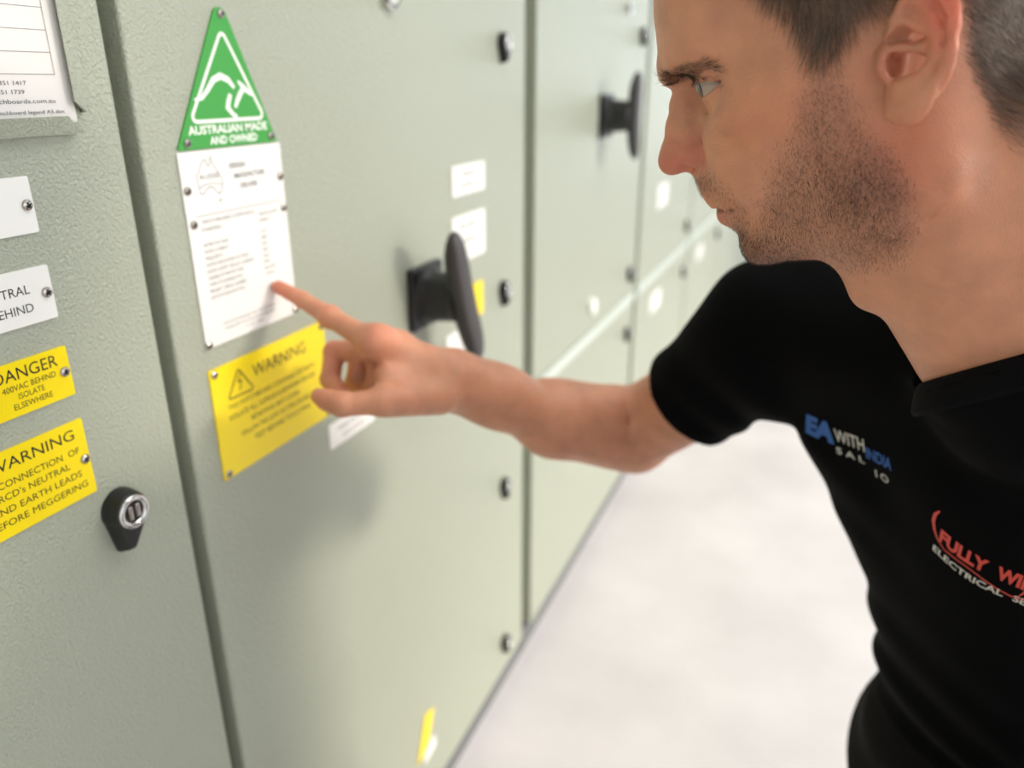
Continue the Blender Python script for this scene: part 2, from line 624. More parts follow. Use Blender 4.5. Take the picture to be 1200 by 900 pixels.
def tri_art(bm, x):
    stroke(bm, rounded([(0.5145, 1.159), (0.6070, 1.159), (0.5640, 1.231)], 0.004, 4), 0.0030, x, closed=True)
    # roo: back and tail, hind leg, forepart with ears
    back = [(0.5225, 1.1762), (0.531, 1.1772), (0.539, 1.1835), (0.547, 1.1915), (0.556, 1.1945), (0.565, 1.1915), (0.5715, 1.1850)]
    stroke(bm, back, [0.0022, 0.0032, 0.0042, 0.0050, 0.0054, 0.0050, 0.0030], x)
    stroke(bm, [(0.5655, 1.1800), (0.5620, 1.1735), (0.5605, 1.1690), (0.5655, 1.1640), (0.5705, 1.1605)], [0.0040, 0.0052, 0.0050, 0.0040, 0.0044], x)
    stroke(bm, [(0.5700, 1.1690), (0.5740, 1.1750), (0.5790, 1.1810), (0.5840, 1.1850)], [0.0032, 0.0046, 0.0050, 0.0040], x)
    stroke(bm, [(0.5770, 1.1905), (0.5835, 1.1850), (0.5930, 1.1790)], [0.0020, 0.0054, 0.0026], x)
    put_text(bm, 'AUSTRALIAN MADE', 0.5600, 1.1492, 0.0066, x, 0.098, 'c', 0.03)
    put_text(bm, 'AND OWNED', 0.5640, 1.1402, 0.0064, x, 0.060, 'c', 0.03)


plate(c1, 0, 0, 0, 0, MT['green'], 'green triangular plate with a white kangaroo emblem', poly=tri, extra=tri_art, ink='wink',
      screws=[(0.5660, 1.2430), (0.5080, 1.1430), (0.6130, 1.1430)])
# middle door: white compliance plate
wl = 0.512


def aus(bm, x):
    o = [(0.000, 0.55), (0.06, 0.62), (0.14, 0.70), (0.22, 0.86), (0.30, 0.88), (0.36, 0.95), (0.46, 0.93), (0.44, 0.83), (0.52, 0.78), (0.58, 0.84), (0.62, 1.02), (0.67, 0.90), (0.74, 0.76), (0.86, 0.62), (0.97, 0.48), (1.0, 0.34), (0.93, 0.18), (0.84, 0.08), (0.74, 0.10), (0.66, 0.20), (0.55, 0.28), (0.42, 0.28), (0.28, 0.20), (0.16, 0.12), (0.06, 0.16), (0.05, 0.34)]
    stroke(bm, [(0.5125 + p[0] * 0.030, 1.0965 + p[1] * 0.034) for p in o], 0.0006, x, True)
    stroke(bm, [(0.5140, 1.1065), (0.522, 1.1085), (0.5295, 1.1090), (0.537, 1.1080), (0.5420, 1.1060)], 0.0005, x)
    stroke(bm, [(0.8 * 0.03 + 0.5125, 1.0945), (0.536, 1.0925), (0.5385, 1.0950)], 0.0009, x)
    put_text(bm, 'AUSSIE', 0.5275, 1.1130, 0.0040, x, 0.024)
    stroke(bm, [(0.505, 1.0835), (0.618, 1.0835)], 0.0005, x)


rows = ['RATED VOLTAGE:', 'RATED CURRENT:', 'FREQUENCY:', 'RATED INSULATION VOLTAGE:', 'RATED SHORT CIRCUIT CURRENT:', 'DEGREE OF PROTECTION:', 'FORM OF SEGREGATION:', 'PROJECT SERIAL NUMBER:', 'DATE OF MANUFACTURE:']
vals = ['415V', '800A', '50Hz', '690V', '25kA', 'IP54', '2', '', '']
T = [('DESIGN', 0.553, 1.1190, 0.0042, 0.020, 'l', 0.02), ('MANUFACTURE', 0.558, 1.1100, 0.0042, 0.040, 'l', 0.02), ('DELIVER', 0.564, 1.1010, 0.0042, 0.023, 'l', 0.02),
     ('SWITCHBOARD COMPLIANCE', wl, 1.0765, 0.0032, 0.066, 'l'), ('STANDARD:', wl - 0.002, 1.0700, 0.0032, 0.024, 'l'), ('AS/NZS 61439', 0.5835, 1.0730, 0.0032, 0.026, 'l'), ('PART 1', 0.5835, 1.0670, 0.0032, 0.018, 'l')]
for i, s_ in enumerate(rows):
    z = 1.0570 - i * 0.0058
    T.append((s_, wl - 0.002, z, 0.0030, len(s_) * 0.00215, 'l'))
    if vals[i]:
        T.append((vals[i], 0.5835, z, 0.0030, len(vals[i]) * 0.0021, 'l'))
T += [('61439', 0.5845, 1.0222, 0.0030, 0.014, 'l'), ('2016', 0.5845, 1.0164, 0.0030, 0.012, 'l'),
      ('SCAN FOR MANUALS AND TEST REPORTS', 0.556, 0.9845, 0.0024, 0.072), ('TO BE LEFT ON THIS SWITCHBOARD', 0.556, 0.9795, 0.0024, 0.070), ('AT ALL TIMES', 0.560, 0.9747, 0.0020, 0.025)]
plate(c1, 0.4955, 0.6245, 0.9685, 1.1362, MT['white'], 'white compliance plate of small grey print', T,
      [(0.5005, 1.1055), (0.6200, 1.1055), (0.5020, 1.0775), (0.6200, 1.0760), (0.4985, 0.9715), (0.6215, 0.9725)], ink='grey_ink', extra=aus)
# middle door: large yellow warning plate


def warn_art(bm, x):
    stroke(bm, rounded([(0.512, 0.9135), (0.548, 0.9125), (0.530, 0.9390)], 0.002, 3), 0.0014, x, True)
    stroke(bm, [(0.5325, 0.9345), (0.5275, 0.9265), (0.5320, 0.9265), (0.5290, 0.9175)], 0.0012, x)


plate(c1, 0.4935, 0.6665, 0.8375, 0.9480, MT['yellow'], 'large yellow warning plate behind the hand',
      [('WARNING', 0.549, 0.9235, 0.0125, 0.082, 'l'), ('THIS SWITCHBOARD CONTAINS LIVE PARTS', 0.577, 0.9030, 0.0052, 0.132), ('ISOLATE ALL SUPPLIES ELSEWHERE BEFORE', 0.577, 0.8925, 0.0052, 0.132),
       ('REMOVING ANY COVER', 0.577, 0.8820, 0.0052, 0.075), ('FOLLOW THE LOCK OUT PROCEDURES AND', 0.585, 0.8715, 0.0052, 0.122), ('TEST BEFORE TOUCHING', 0.585, 0.8610, 0.0052, 0.090)],
      [(0.4995, 0.9430), (0.4995, 0.8425), (0.6610, 0.9430), (0.6610, 0.8425)], extra=warn_art)
plate(c1, 0.6590, 0.7530, 0.7945, 0.8245, MT['white'], 'small white label below the hand', [('MAIN SWITCH', 0.706, 0.8120, 0.005, 0.060), ('ISOLATOR', 0.706, 0.8010, 0.005, 0.045)], ink='grey_ink')
plate(c1, 0.986, 1.0950, 1.0380, 1.0800, MT['white'], 'upper white label above the black handle', [('MAIN', 1.04, 1.0630, 0.008, 0.045), ('SUPPLY', 1.04, 1.0470, 0.008, 0.06)], ink='grey_ink')
plate(c1, 0.982, 1.0940, 0.9420, 1.0100, MT['white'], 'white label partly behind the lever', [('BOARD 1', 1.04, 0.990, 0.008, 0.065), ('400A', 1.04, 0.968, 0.008, 0.045)], ink='grey_ink')
plate(c1, 1.050, 1.084, 0.846, 0.900, MT['yellow'], 'small yellow sticker behind the lever', name='sticker')
plate(c1, 0.955, 1.060, 0.780, 0.842, MT['white'], 'white label below the black handle', [('OFF  ON', 1.00, 0.810, 0.008, 0.06)], ink='grey_ink')
plate(c1, 0, 0, 0, 0, MT['yellow'], 'tilted yellow tag near the floor', name='tag', poly=[(0.806, 0.160), (0.840, 0.166), (0.868, 0.226), (0.838, 0.236)])
plate(c1, 0, 0, 0, 0, MT['white'], 'small white tag under the yellow one', name='tag', poly=[(0.828, 0.140), (0.868, 0.146), (0.866, 0.170), (0.832, 0.168)])
for z in (1.245, 0.866, 0.494, 0.136):
    lock(c1, 1.163, z, 1.0)
rotary(c1, 0.892, 0.922, 0.084, 0.034, 0.052, 0.205, 0.36, 'large black rotary handle with tilted lever')
# round chrome indicator at the top of the middle door
bm = bmesh.new()
lathe_x(bm, [(XW, 0.018), (XW + 0.006, 0.018), (XW + 0.008, 0.0155), (XW + 0.008, 0.0125), (XW + 0.005, 0.012)], 0.842, 1.283, 32)
ind = mesh_obj('indicator', bm, MT['chrome'], c1, 'round chrome-rimmed indicator', smooth=False)
bm = bmesh.new()
lathe_x(bm, [(XW + 0.005, 0.012), (XW + 0.009, 0.009), (XW + 0.010, 0.0)], 0.842, 1.283, 24)
mesh_obj('lens', bm, MT['wink'], ind, smooth=True)

# second row of doors
rotary(c2, 1.740, 1.120, 0.090, 0.034, 0.058, 0.185, 0.06, 'black rotary handle with upright lever')
for z in (1.300, 0.706, 0.535, 0.16):
    lock(c2, 2.04, z, 1.0)
bm = bmesh.new()
lathe_x(bm, [(XW, 0.02), (XW + 0.01, 0.019), (XW + 0.012, 0.0)], 1.69, 0.700, 24)
mesh_obj('indicator', bm, MT['wink'], c2, 'round white indicator')
bm = bmesh.new()
lathe_x(bm, [(XW, 0.012), (XW + 0.01, 0.012), (XW + 0.012, 0.0)], 1.89, 1.345, 24)
mesh_obj('indicator', bm, MT['chrome'], c2, 'small grey indicator')
for c, y0 in ((c3, 2.15), (c4, 2.98), (c5, 3.81), (c6, 4.64)):
    for z in (1.300, 0.706, 0.535, 0.16):
        lock(c, y0 + 0.72, z, 1.0)
    plate(c, y0 + 0.20, y0 + 0.34, 0.83, 0.90, MT['white'], None, ink='grey_ink')
    plate(c, y0 + 0.20, y0 + 0.34, 0.50, 0.56, MT['white'], None, ink='grey_ink')
    if c is c4:
        rotary(c, y0 + 0.42, 0.80, 0.09, 0.03, 0.05, 0.17, 0.0, None)
for o in list(bpy.data.objects):
    if 'label' in o and o['label'] is None:
        del o['label']
#PERSON#

# ================================================================== the man
# signed distance helpers (metres unless noted); shapes are merged smoothly and meshed with surface nets
def P(px, py, d):
    return CAM + (AF * FPX + AR * (px - 600.0) + AU * (450.0 - py)) * (d / FPX)


def cone(p, a, b, ra, rb):
    x = p[:, 0] - float(a[0]); y = p[:, 1] - float(a[1]); z = p[:, 2] - float(a[2])
    bx, by, bz = float(b[0] - a[0]), float(b[1] - a[1]), float(b[2] - a[2])
    t = np.clip((x * bx + y * by + z * bz) * (1.0 / max(bx * bx + by * by + bz * bz, 1e-12)), 0, 1)
    x -= t * bx; y -= t * by; z -= t * bz
    return np.sqrt(x * x + y * y + z * z) - (ra + (rb - ra) * t)


def ball(p, a, r):
    x = p[:, 0] - float(a[0]); y = p[:, 1] - float(a[1]); z = p[:, 2] - float(a[2])
    return np.sqrt(x * x + y * y + z * z) - r


def only(f, p, mask, fn):
    """apply a detail function fn(f, p) to the masked points alone"""
    if mask.any():
        f = f.copy()
        f[mask] = fn(f[mask], p[mask])
    return f


def ell(p, a, r, ax=None):
    x = p[:, 0] - float(a[0]); y = p[:, 1] - float(a[1]); z = p[:, 2] - float(a[2])
    if ax is not None:
        x, y, z = (x * ax[i, 0] + y * ax[i, 1] + z * ax[i, 2] for i in range(3))
    x = x / r[0]; y = y / r[1]; z = z / r[2]
    k0 = np.sqrt(x * x + y * y + z * z)
    x = x / r[0]; y = y / r[1]; z = z / r[2]
    return k0 * (k0 - 1.0) / np.maximum(np.sqrt(x * x + y * y + z * z), 1e-9)


def su(a, b, k):
    h = np.maximum(k - np.abs(a - b), 0.0) / k
    return np.minimum(a, b) - h * h * k * 0.25


def ss(a, b, k):          # a minus b
    h = np.maximum(k - np.abs(a + b), 0.0) / k
    return np.maximum(a, -b) + h * h * k * 0.25


def chain(p, pts, k=0.006):
    """pts: list of (x,y,z,r)"""
    f = None
    for A, B in zip(pts, pts[1:]):
        g = cone(p, A[:3], B[:3], A[3], B[3])
        f = g if f is None else su(f, g, k)
    return f


def surface(fn, lo, hi, h):
    lo = np.array(lo, float); hi = np.array(hi, float)
    B = 8
    nb = np.ceil((hi - lo) / (h * B)).astype(int)
    n = nb * B + 1
    bi = np.stack(np.meshgrid(*[np.arange(k) for k in nb], indexing='ij'), -1).reshape(-1, 3)
    fc = fn(lo + (bi + 0.5) * (B * h))
    keep = bi[np.abs(fc) < B * h * 1.25]
    G = np.full(tuple(n), 9.0, np.float32)
    # sign of skipped blocks
    o9 = np.stack(np.meshgrid(*[np.arange(B + 1)] * 3, indexing='ij'), -1).reshape(-1, 3)
    inside = bi[(fc < 0) & (np.abs(fc) >= B * h * 1.25)]
    for b in inside:
        b = b * B
        G[b[0]:b[0] + B + 1, b[1]:b[1] + B + 1, b[2]:b[2] + B + 1] = -9.0
    CH = 400
    for s in range(0, len(keep), CH):
        kb = keep[s:s + CH] * B
        idx = (kb[:, None, :] + o9[None]).reshape(-1, 3)
        v = fn(lo + idx * h)
        G[idx[:, 0], idx[:, 1], idx[:, 2]] = v
    act = np.zeros(tuple(n - 1), bool)
    for b in keep * B:
        act[b[0]:b[0] + B, b[1]:b[1] + B, b[2]:b[2] + B] = True
    sg = G < 0
    cs = sum(sg[i:n[0] - 1 + i, j:n[1] - 1 + j, k:n[2] - 1 + k].astype(np.int8) for i in (0, 1) for j in (0, 1) for k in (0, 1))
    act &= (cs > 0) & (cs < 8)
    cells = np.argwhere(act)
    vid = np.full(tuple(n - 1), -1, np.int32)
    vid[cells[:, 0], cells[:, 1], cells[:, 2]] = np.arange(len(cells))
    acc = np.zeros((len(cells), 3)); cnt = np.zeros(len(cells))
    cor = [(i, j, k) for i in (0, 1) for j in (0, 1) for k in (0, 1)]
    for a in cor:
        for ax in range(3):
            if a[ax] == 1:
                continue
            b = list(a); b[ax] = 1
            va = G[cells[:, 0] + a[0], cells[:, 1] + a[1], cells[:, 2] + a[2]]
            vb = G[cells[:, 0] + b[0], cells[:, 1] + b[1], cells[:, 2] + b[2]]
            m = (va < 0) != (vb < 0)
            t = va[m] / (va[m] - vb[m])
            q = np.tile(np.array(a, float), (m.sum(), 1))
            q[:, ax] = t
            acc[m] += q; cnt[m] += 1
    V = lo + (cells + acc / np.maximum(cnt, 1)[:, None]) * h
    F = []
    for ax in range(3):
        u, w = [(1, 2), (2, 0), (0, 1)][ax]
        e = [0, 0, 0]; e[ax] = 1
        A = sg[:n[0] - e[0], :n[1] - e[1], :n[2] - e[2]]
        Bq = sg[e[0]:, e[1]:, e[2]:]
        ed = np.argwhere(A != Bq)
        m = (ed[:, u] > 0) & (ed[:, w] > 0) & (ed[:, u] < n[u] - 1) & (ed[:, w] < n[w] - 1)
        ed = ed[m]
        flip = A[ed[:, 0], ed[:, 1], ed[:, 2]]
        def at(du, dw):
            q = ed.copy(); q[:, u] += du; q[:, w] += dw
            return vid[q[:, 0], q[:, 1], q[:, 2]]
        Q = np.stack([at(-1, -1), at(0, -1), at(0, 0), at(-1, 0)], 1)
        ok = (Q >= 0).all(1)
        Q = Q[ok]; fl = flip[ok]
        Q[~fl] = Q[~fl][:, ::-1]
        F.append(Q)
    return V, np.concatenate(F)


def np_mesh(name, V, F, m, parent=None, label=None, smooth=True):
    me = bpy.data.meshes.new(name)
    k = F.shape[1]
    me.vertices.add(len(V)); me.vertices.foreach_set('co', np.asarray(V, np.float32).ravel())
    me.loops.add(F.size); me.loops.foreach_set('vertex_index', F.astype(np.int32).ravel())
    me.polygons.add(len(F))
    me.polygons.foreach_set('loop_start', np.arange(len(F), dtype=np.int32) * k)
    me.polygons.foreach_set('loop_total', np.full(len(F), k, np.int32))
    me.update(calc_edges=True)
    for x in (m if isinstance(m, (list, tuple)) else [m]):
        me.materials.append(x)
    if smooth:
        me.shade_smooth()
    o = bpy.data.objects.new(name, me)
    link(o, parent)
    if parent is not None:
        o.matrix_parent_inverse = root_inv(parent)
    if label:
        o['label'] = label
    return o


# ---- head frame: a forward, b up, c towards his left ear, in millimetres
TH = R_(24)
cT, sT = math.cos(TH), math.sin(TH)
HX, HY0, HZ0 = 0.0145, 0.52, 1.196


def to_l(p):
    dx = p[:, 0] - HX; dz = p[:, 2] - HZ0
    return np.stack([-dx * cT - dz * sT, -dx * sT + dz * cT, HY0 - p[:, 1]], 1) * 1000.0


def to_w(q):
    q = np.atleast_2d(np.asarray(q, float)) / 1000.0
    return np.stack([HX - q[:, 0] * cT - q[:, 1] * sT, HY0 - q[:, 2], HZ0 - q[:, 0] * sT + q[:, 1] * cT], 1)


def LP(px, py, c):
    """head-frame point seen at a picture point, c mm off the head's middle plane"""
    r = AF * FPX + AR * (px - 600.0) + AU * (450.0 - py)
    q = CAM + r * ((HY0 - c / 1000.0) / r[1])
    return to_l(q[None])[0]


# half-width squared Q(a, b) of the head, thin-plate interpolated
pts, val = [], []


def qp(a, b, w):
    pts.append((a, b)); val.append(w * w if w >= 0 else -w * w)


sil = [(106.3, 91.8, 60), (111.4, 74.2, 60), (114.2, 63.6, 55), (117.2, 52.2, 48), (117.0, 48.0, 36), (112.0, 40.0, 22), (108.5, 30, 16), (108, 20, 14), (110, 10, 14), (113, 0, 16),
       (116.5, -9, 16), (118.6, -15, 16), (118.6, -21.5, 20), (118.4, -26.7, 24), (117.6, -31.5, 24), (114.5, -36, 22), (112.0, -39, 20), (111.8, -43.8, 22), (111.5, -48, 24), (109.4, -53, 24), (105.2, -58.2, 22), (104.3, -61.5, 20),
       (105.2, -66.7, 22), (105.5, -72.1, 24), (104.0, -78, 26), (100.3, -82.3, 28), (92.5, -85.4, 30), (85.6, -86.6, 30), (79.5, -87.5, 30), (62.3, -90.8, 34), (50.5, -94.5, 40),
       (36, -95, 50), (20, -90, 50), (0, -80, 50), (-22, -72, 50), (-38, -50, 50), (-50, -30, 50), (-60, -8, 60), (-71, 12, 70), (-79, 37, 75), (-79, 62, 75), (-69, 92, 75), (-49, 115, 75), (-21, 129, 75),
       (10, 135, 75), (40, 135, 75), (70, 128, 72), (90, 115, 68)]
N = len(sil)
for i, (a, b, rc) in enumerate(sil):
    pa = np.array(sil[i - 1][:2], float); pb = np.array(sil[(i + 1) % N][:2], float)
    t = pb - pa; t /= np.linalg.norm(t)
    nrm = np.array([t[1], -t[0]])
    if nrm @ (np.array([a, b]) - np.array([20, 30])) < 0:
        nrm = -nrm
    qp(a, b, 0)
    e = 3.0
    q = np.array([a, b]) - nrm * e
    pts.append(tuple(q)); val.append(2 * rc * e)
    e = 6.0
    q = np.array([a, b]) + nrm * e
    pts.append(tuple(q)); val.append(-2 * rc * e)
tab = {92: [(98, 36), (84, 56), (60, 68), (20, 74), (-30, 68)],
       74: [(104, 34), (94, 48), (82, 58), (62, 67), (25, 75), (-20, 73), (-55, 52)],
       60: [(107, 34), (98, 48), (88, 56), (70, 62)],
       50: [(110, 25), (103, 40), (95, 51), (86, 57.5), (76, 59), (52, 65), (10, 74), (-30, 71), (-60, 50)],
       41: [(106, 18), (100, 30), (94, 40), (87, 49), (79, 55), (66, 59), (45, 65)],
       32: [(101, 13), (95, 18), (90, 24), (84, 38), (79, 48), (72, 55), (58, 61), (35, 66.5), (0, 71), (-40, 64)],
       22: [(101, 14), (96, 20), (92, 28), (87, 39), (80, 49), (70, 57), (55, 63), (35, 67)],
       10: [(102, 17), (97, 27), (91, 37), (84, 46), (74, 55), (62, 61), (42, 66), (18, 68), (-20, 65), (-50, 48)],
       -4: [(104, 18), (99, 25), (93, 33), (86, 42), (74, 51.5), (60, 57.5), (40, 62.5), (15, 65.5)],
       -20: [(113, 15), (106, 24), (98, 31.5), (90, 38), (78, 46.5), (60, 53.5), (38, 59), (10, 63), (-15, 61), (-40, 46)],
       -38: [(108, 14.5), (103, 20.5), (96, 27.5), (87, 35), (76, 42), (60, 49), (38, 56), (12, 61), (-10, 58)],
       -55: [(102, 15), (95, 23.5), (85, 31.5), (72, 39), (56, 46.5), (36, 53.5), (12, 58.5), (-14, 52)],
       -70: [(101, 15), (93, 23.5), (82, 31), (68, 38), (52, 44.5), (34, 51.5), (15, 54), (-8, 48)],
       -79: [(95, 15), (84, 24.5), (70, 31.5), (54, 38), (36, 43), (15, 46)],
       115: [(60, 42), (20, 50), (-20, 42)]}
for b, rowv in tab.items():
    for a, w in rowv:
        qp(a, b, w)
pts = np.array(pts); val = np.array(val)


def tps(r2):
    return 0.5 * r2 * np.log(r2 + 1e-9)


K = tps(((pts[:, None] - pts[None]) ** 2).sum(-1)) + np.eye(len(pts)) * 6.0
Pm = np.hstack([np.ones((len(pts), 1)), pts])
Am = np.block([[K, Pm], [Pm.T, np.zeros((3, 3))]])
wts = np.linalg.solve(Am, np.concatenate([val, np.zeros(3)]))
ga = np.arange(-125, 156, 1.0); gb = np.arange(-150, 170, 1.0)
GA, GB = np.meshgrid(ga, gb, indexing='ij')
gp = np.stack([GA.ravel(), GB.ravel()], 1)
Qv = np.zeros(len(gp))
for s in range(0, len(gp), 4000):
    g = gp[s:s + 4000]
    Qv[s:s + 4000] = tps(((g[:, None] - pts[None]) ** 2).sum(-1)) @ wts[:-3] + wts[-3] + g @ wts[-2:]
QG = Qv.reshape(GA.shape)
QDA, QDB = np.gradient(QG)


def samp(G, a, b):
    x = np.clip(a - ga[0], 0, len(ga) - 1.001); y = np.clip(b - gb[0], 0, len(gb) - 1.001)
    i = x.astype(int); j = y.astype(int); u = x - i; v = y - j
    return (G[i, j] * (1 - u) + G[i + 1, j] * u) * (1 - v) + (G[i, j + 1] * (1 - u) + G[i + 1, j + 1] * u) * v


EYE = np.array([82.5, 30.5, 32.0])
LATC = np.array([78.5, 28.6, 44.5]); MEDC = np.array([92.0, 27.5, 17.5])


def plane3(q, A, Bp, Cp):
    nrm = np.cross(Bp - A, Cp - A); nrm /= np.linalg.norm(nrm)
    if nrm[1] < 0:
        nrm = -nrm
    return (q - A) @ nrm


# ear: helix, antihelix, lobe from picture points and depth
def EP(px, py, c, r):
    v = LP(px, py, c)
    return (v[0], v[1], v[2], r)


HELIX = [EP(1048, 58, 71, 2.6), EP(1044, 44, 73, 2.8), EP(1049, 24, 75, 2.9), EP(1060, 4, 77, 3.0), EP(1075, -9, 79, 3.0), EP(1093, -11, 81.5, 3.0), EP(1105, -2, 83.5, 3.0), EP(1112, 12, 85, 3.0), EP(1114.5, 30, 86, 2.9), EP(1111, 55, 86, 2.7),
         EP(1103, 80, 85, 2.6), EP(1091, 103, 83, 2.7), EP(1075, 121, 80.5, 3.2), EP(1060, 131, 77, 3.8), EP(1047, 132, 73, 4.0)]
ANTI = [EP(1080, 2, 79, 2.4), EP(1092, 18, 81.5, 2.7), EP(1100, 40, 83, 3.0), EP(1098, 64, 83, 3.1), EP(1086, 85, 81, 3.2), EP(1068, 98, 78.5, 3.3), EP(1056, 104, 76.5, 3.0)]
ANTI2 = [EP(1060, 24, 77, 1.8), EP(1078, 34, 79.5, 2.0), EP(1094, 36, 82, 2.3)]
SCAPHA = [EP(1062, 14, 79, 1.2), EP(1078, 3, 81.5, 1.6), EP(1094, 4, 84, 1.8), EP(1104, 22, 86, 1.8), EP(1105, 48, 86.5, 1.6), EP(1099, 72, 85, 1.4), EP(1087, 94, 83, 1.0)]
CRUS = [EP(1041, 60, 71.5, 3.0), EP(1056, 56, 73.5, 2.4), EP(1078, 57, 76, 2.0), EP(1092, 62, 79, 2.0)]
TRAG = [EP(1037, 66, 71.5, 4.0), EP(1037, 78, 72.5, 4.2), EP(1038, 88, 72, 3.6)]
EARC = [LP(1075, 22, 75.5), LP(1078, 60, 75.5), LP(1066, 108, 76)]


def face_l(f, m):
    # nose
    nose = chain(m, [(108.3, 35.5, 0, 6.2), (112.2, 28.5, 0, 6.6), (118.2, 16.8, 0, 7.4), (126.2, 2.6, 0, 8.2), (129.1, -1.6, 0, 9.0)], 4)
    nose = su(nose, chain(m, [(128, -5.0, 0, 4.6), (117, -9.6, 0, 3.6)], 3), 3)
    nose = su(nose, chain(m, [(106, 29, 5, 6.0), (110, 12, 8, 6.5), (113, 0, 9, 7.5)], 4), 6)
    nose = su(nose, ell(m, (122, 2, 5.5), (10, 8, 7)), 4)
    f = su(f, nose, 7)
    f = su(f, ell(m, (110.8, -3.8, 9.8), (8.8, 8.2, 8.0)), 2.6)
    f = ss(f, ell(m, (119.5, -10.4, 8.2), (5.2, 3.6, 4.2)), 1.0)
    # nasolabial fold: cheek pad beside the nose
    f = su(f, chain(m, [(94, -2, 27, 6), (90, -16, 31, 7), (84, -32, 33, 6)], 8), 15)
    f = ss(f, chain(m, [(104.5, 4, 16.5, 0.2), (102.0, 0, 18.0, 0.7), (101.4, -6, 19, 1.0), (104.5, -12.0, 17.5, 0.8)], 1), 2.8)
    f = ss(f, chain(m, [(122.5, 2.0, 13.0, 0.2), (122.0, -4.0, 13.2, 0.7), (118.5, -9.5, 14.0, 0.9), (113.0, -12.0, 14.5, 0.6)], 1), 2.6)
    # lips
    f = su(f, chain(m, [(112.0, -34.6, 0, 4.4), (109.5, -35.4, 10, 4.0), (102.5, -39.0, 20, 2.6), (99.5, -41, 23, 1.5)], 3), 4)
    f = su(f, chain(m, [(108.6, -46.0, 0, 5.0), (106.2, -46.0, 10, 4.6), (100.5, -43.8, 20, 2.6), (98.5, -42, 23.5, 1.5)], 3), 4)
    f = ss(f, chain(m, [(114.0, -40.2, 0, 1.6), (111.8, -40.5, 9, 1.5), (105.6, -41.4, 18, 1.3), (99.5, -42.4, 24.5, 0.9)], 1), 0.8)
    f = ss(f, chain(m, [(98.0, -43.5, 26.5, 0.6), (93.5, -50, 29.8, 0.5), (91.0, -54, 31.0, 0.3)], 1), 1.8)
    # brow ridge
    f = su(f, chain(m, [(112, 47, 8, 5), (107, 48.5, 22, 6), (98, 48, 36, 6), (88, 43, 46, 5)], 5), 8)
    # eye: socket, lids, opening
    f = ss(f, ell(m, (100, 33, 27), (9, 8, 12)), 12)
    f = su(f, ball(m, EYE, 13.3), 6.5)
    up = plane3(m, LATC, MEDC, np.array([95.0, 32.6, 32.0]))
    lo = plane3(m, LATC, MEDC, np.array([94.0, 25.0, 33.0]))
    slot = np.maximum(np.maximum(up, -lo), ball(m, EYE, 16.5))
    slot = np.maximum(slot, -(m[:, 0] - 78.5))
    f = ss(f, slot, 0.9)
    # lid crease and bag
    f = ss(f, chain(m, [(96, 38.0, 24, 0.7), (95, 37.0, 34, 0.7), (87, 34.5, 43, 0.7), (78.5, 31.0, 49, 0.5)], 1), 2.4)
    f = ss(f, chain(m, [(97, 20, 20, 0.3), (92, 15, 28, 0.3), (86.5, 14.5, 37, 0.2)], 1), 4.0)
    f = ss(f, chain(m, [(77.5, 28.2, 46.5, 0.3), (73, 26.6, 50.5, 0.2)], 1), 1.2)
    f = ss(f, chain(m, [(77.0, 25.6, 47.8, 0.3), (72, 21.5, 52.5, 0.2)], 1), 1.0)
    return f


def ear_l(f, m):
    # ear
    hel = chain(m, HELIX, 2)
    el = np.minimum(np.minimum(ell(m, EARC[0], (21, 21, 3.0), EAX), ell(m, EARC[1], (18, 24, 3.0), EAX)), ell(m, EARC[2], (13, 15, 4.2), EAX))
    ear = su(hel, el, 4)
    ear = ss(ear, ell(m, LP(1063, 76, 77), (10.5, 11, 9.0), EAX), 2.0)
    ear = ss(ear, ell(m, LP(1064, 43, 78), (11.5, 5.2, 7.5), EAX), 2.0)
    ear = ss(ear, chain(m, SCAPHA, 1), 2.5)
    ear = su(ear, chain(m, ANTI, 2), 2.4)
    ear = su(ear, chain(m, ANTI2, 2), 3)
    ear = su(ear, chain(m, CRUS, 2), 3)
    ear = su(ear, chain(m, TRAG, 2), 3)
    ear = su(ear, ell(m, LP(1060, 118, 76), (9, 11, 4.2), EAX), 4)
    f = su(f, ear, 4.5)
    f = ss(f, ell(m, LP(1047, 76, 71), (4.5, 6, 7)), 2)
    f = ss(f, chain(m, [tuple(LP(1024, 100, 68.5)) + (0.4,), tuple(LP(1028, 122, 69.0)) + (0.5,), tuple(LP(1034, 140, 68.5)) + (0.5,)], 1), 2.0)
    return f


def head_l(q):
    """q in head frame mm; distance in mm"""
    a, b, c = q[:, 0], q[:, 1], q[:, 2]
    m = np.stack([a, b, np.abs(c)], 1)
    Q = samp(QG, a, b); qa = samp(QDA, a, b); qb = samp(QDB, a, b)
    f = (c * c - Q) / np.sqrt(4 * c * c + qa * qa + qb * qb + 60.0)
    # cheekbone, masseter, temple line
    f = su(f, ell(m, (72, 8, 46), (18, 9, 12)), 8)
    f = su(f, ell(m, (22, -42, 48), (17, 22, 12)), 10)
    f = only(f, m, (a > 64) & (b < 72) & (b > -72), face_l)
    f = only(f, m, (a < 48) & (a > -50) & (b < 62) & (b > -52) & (m[:, 2] > 45), ear_l)
    return f


_e0 = LP(1060, 60, 74); _e1 = LP(1112, 40, 88)
ex = (_e1 - _e0); ex /= np.linalg.norm(ex)
eu = LP(1075, 0, 79) - LP(1070, 120, 78); eu -= ex * (eu @ ex); eu /= np.linalg.norm(eu)
EAX = np.stack([ex, eu, np.cross(ex, eu)])


NB = np.array([0.135, 0.568, 1.02])


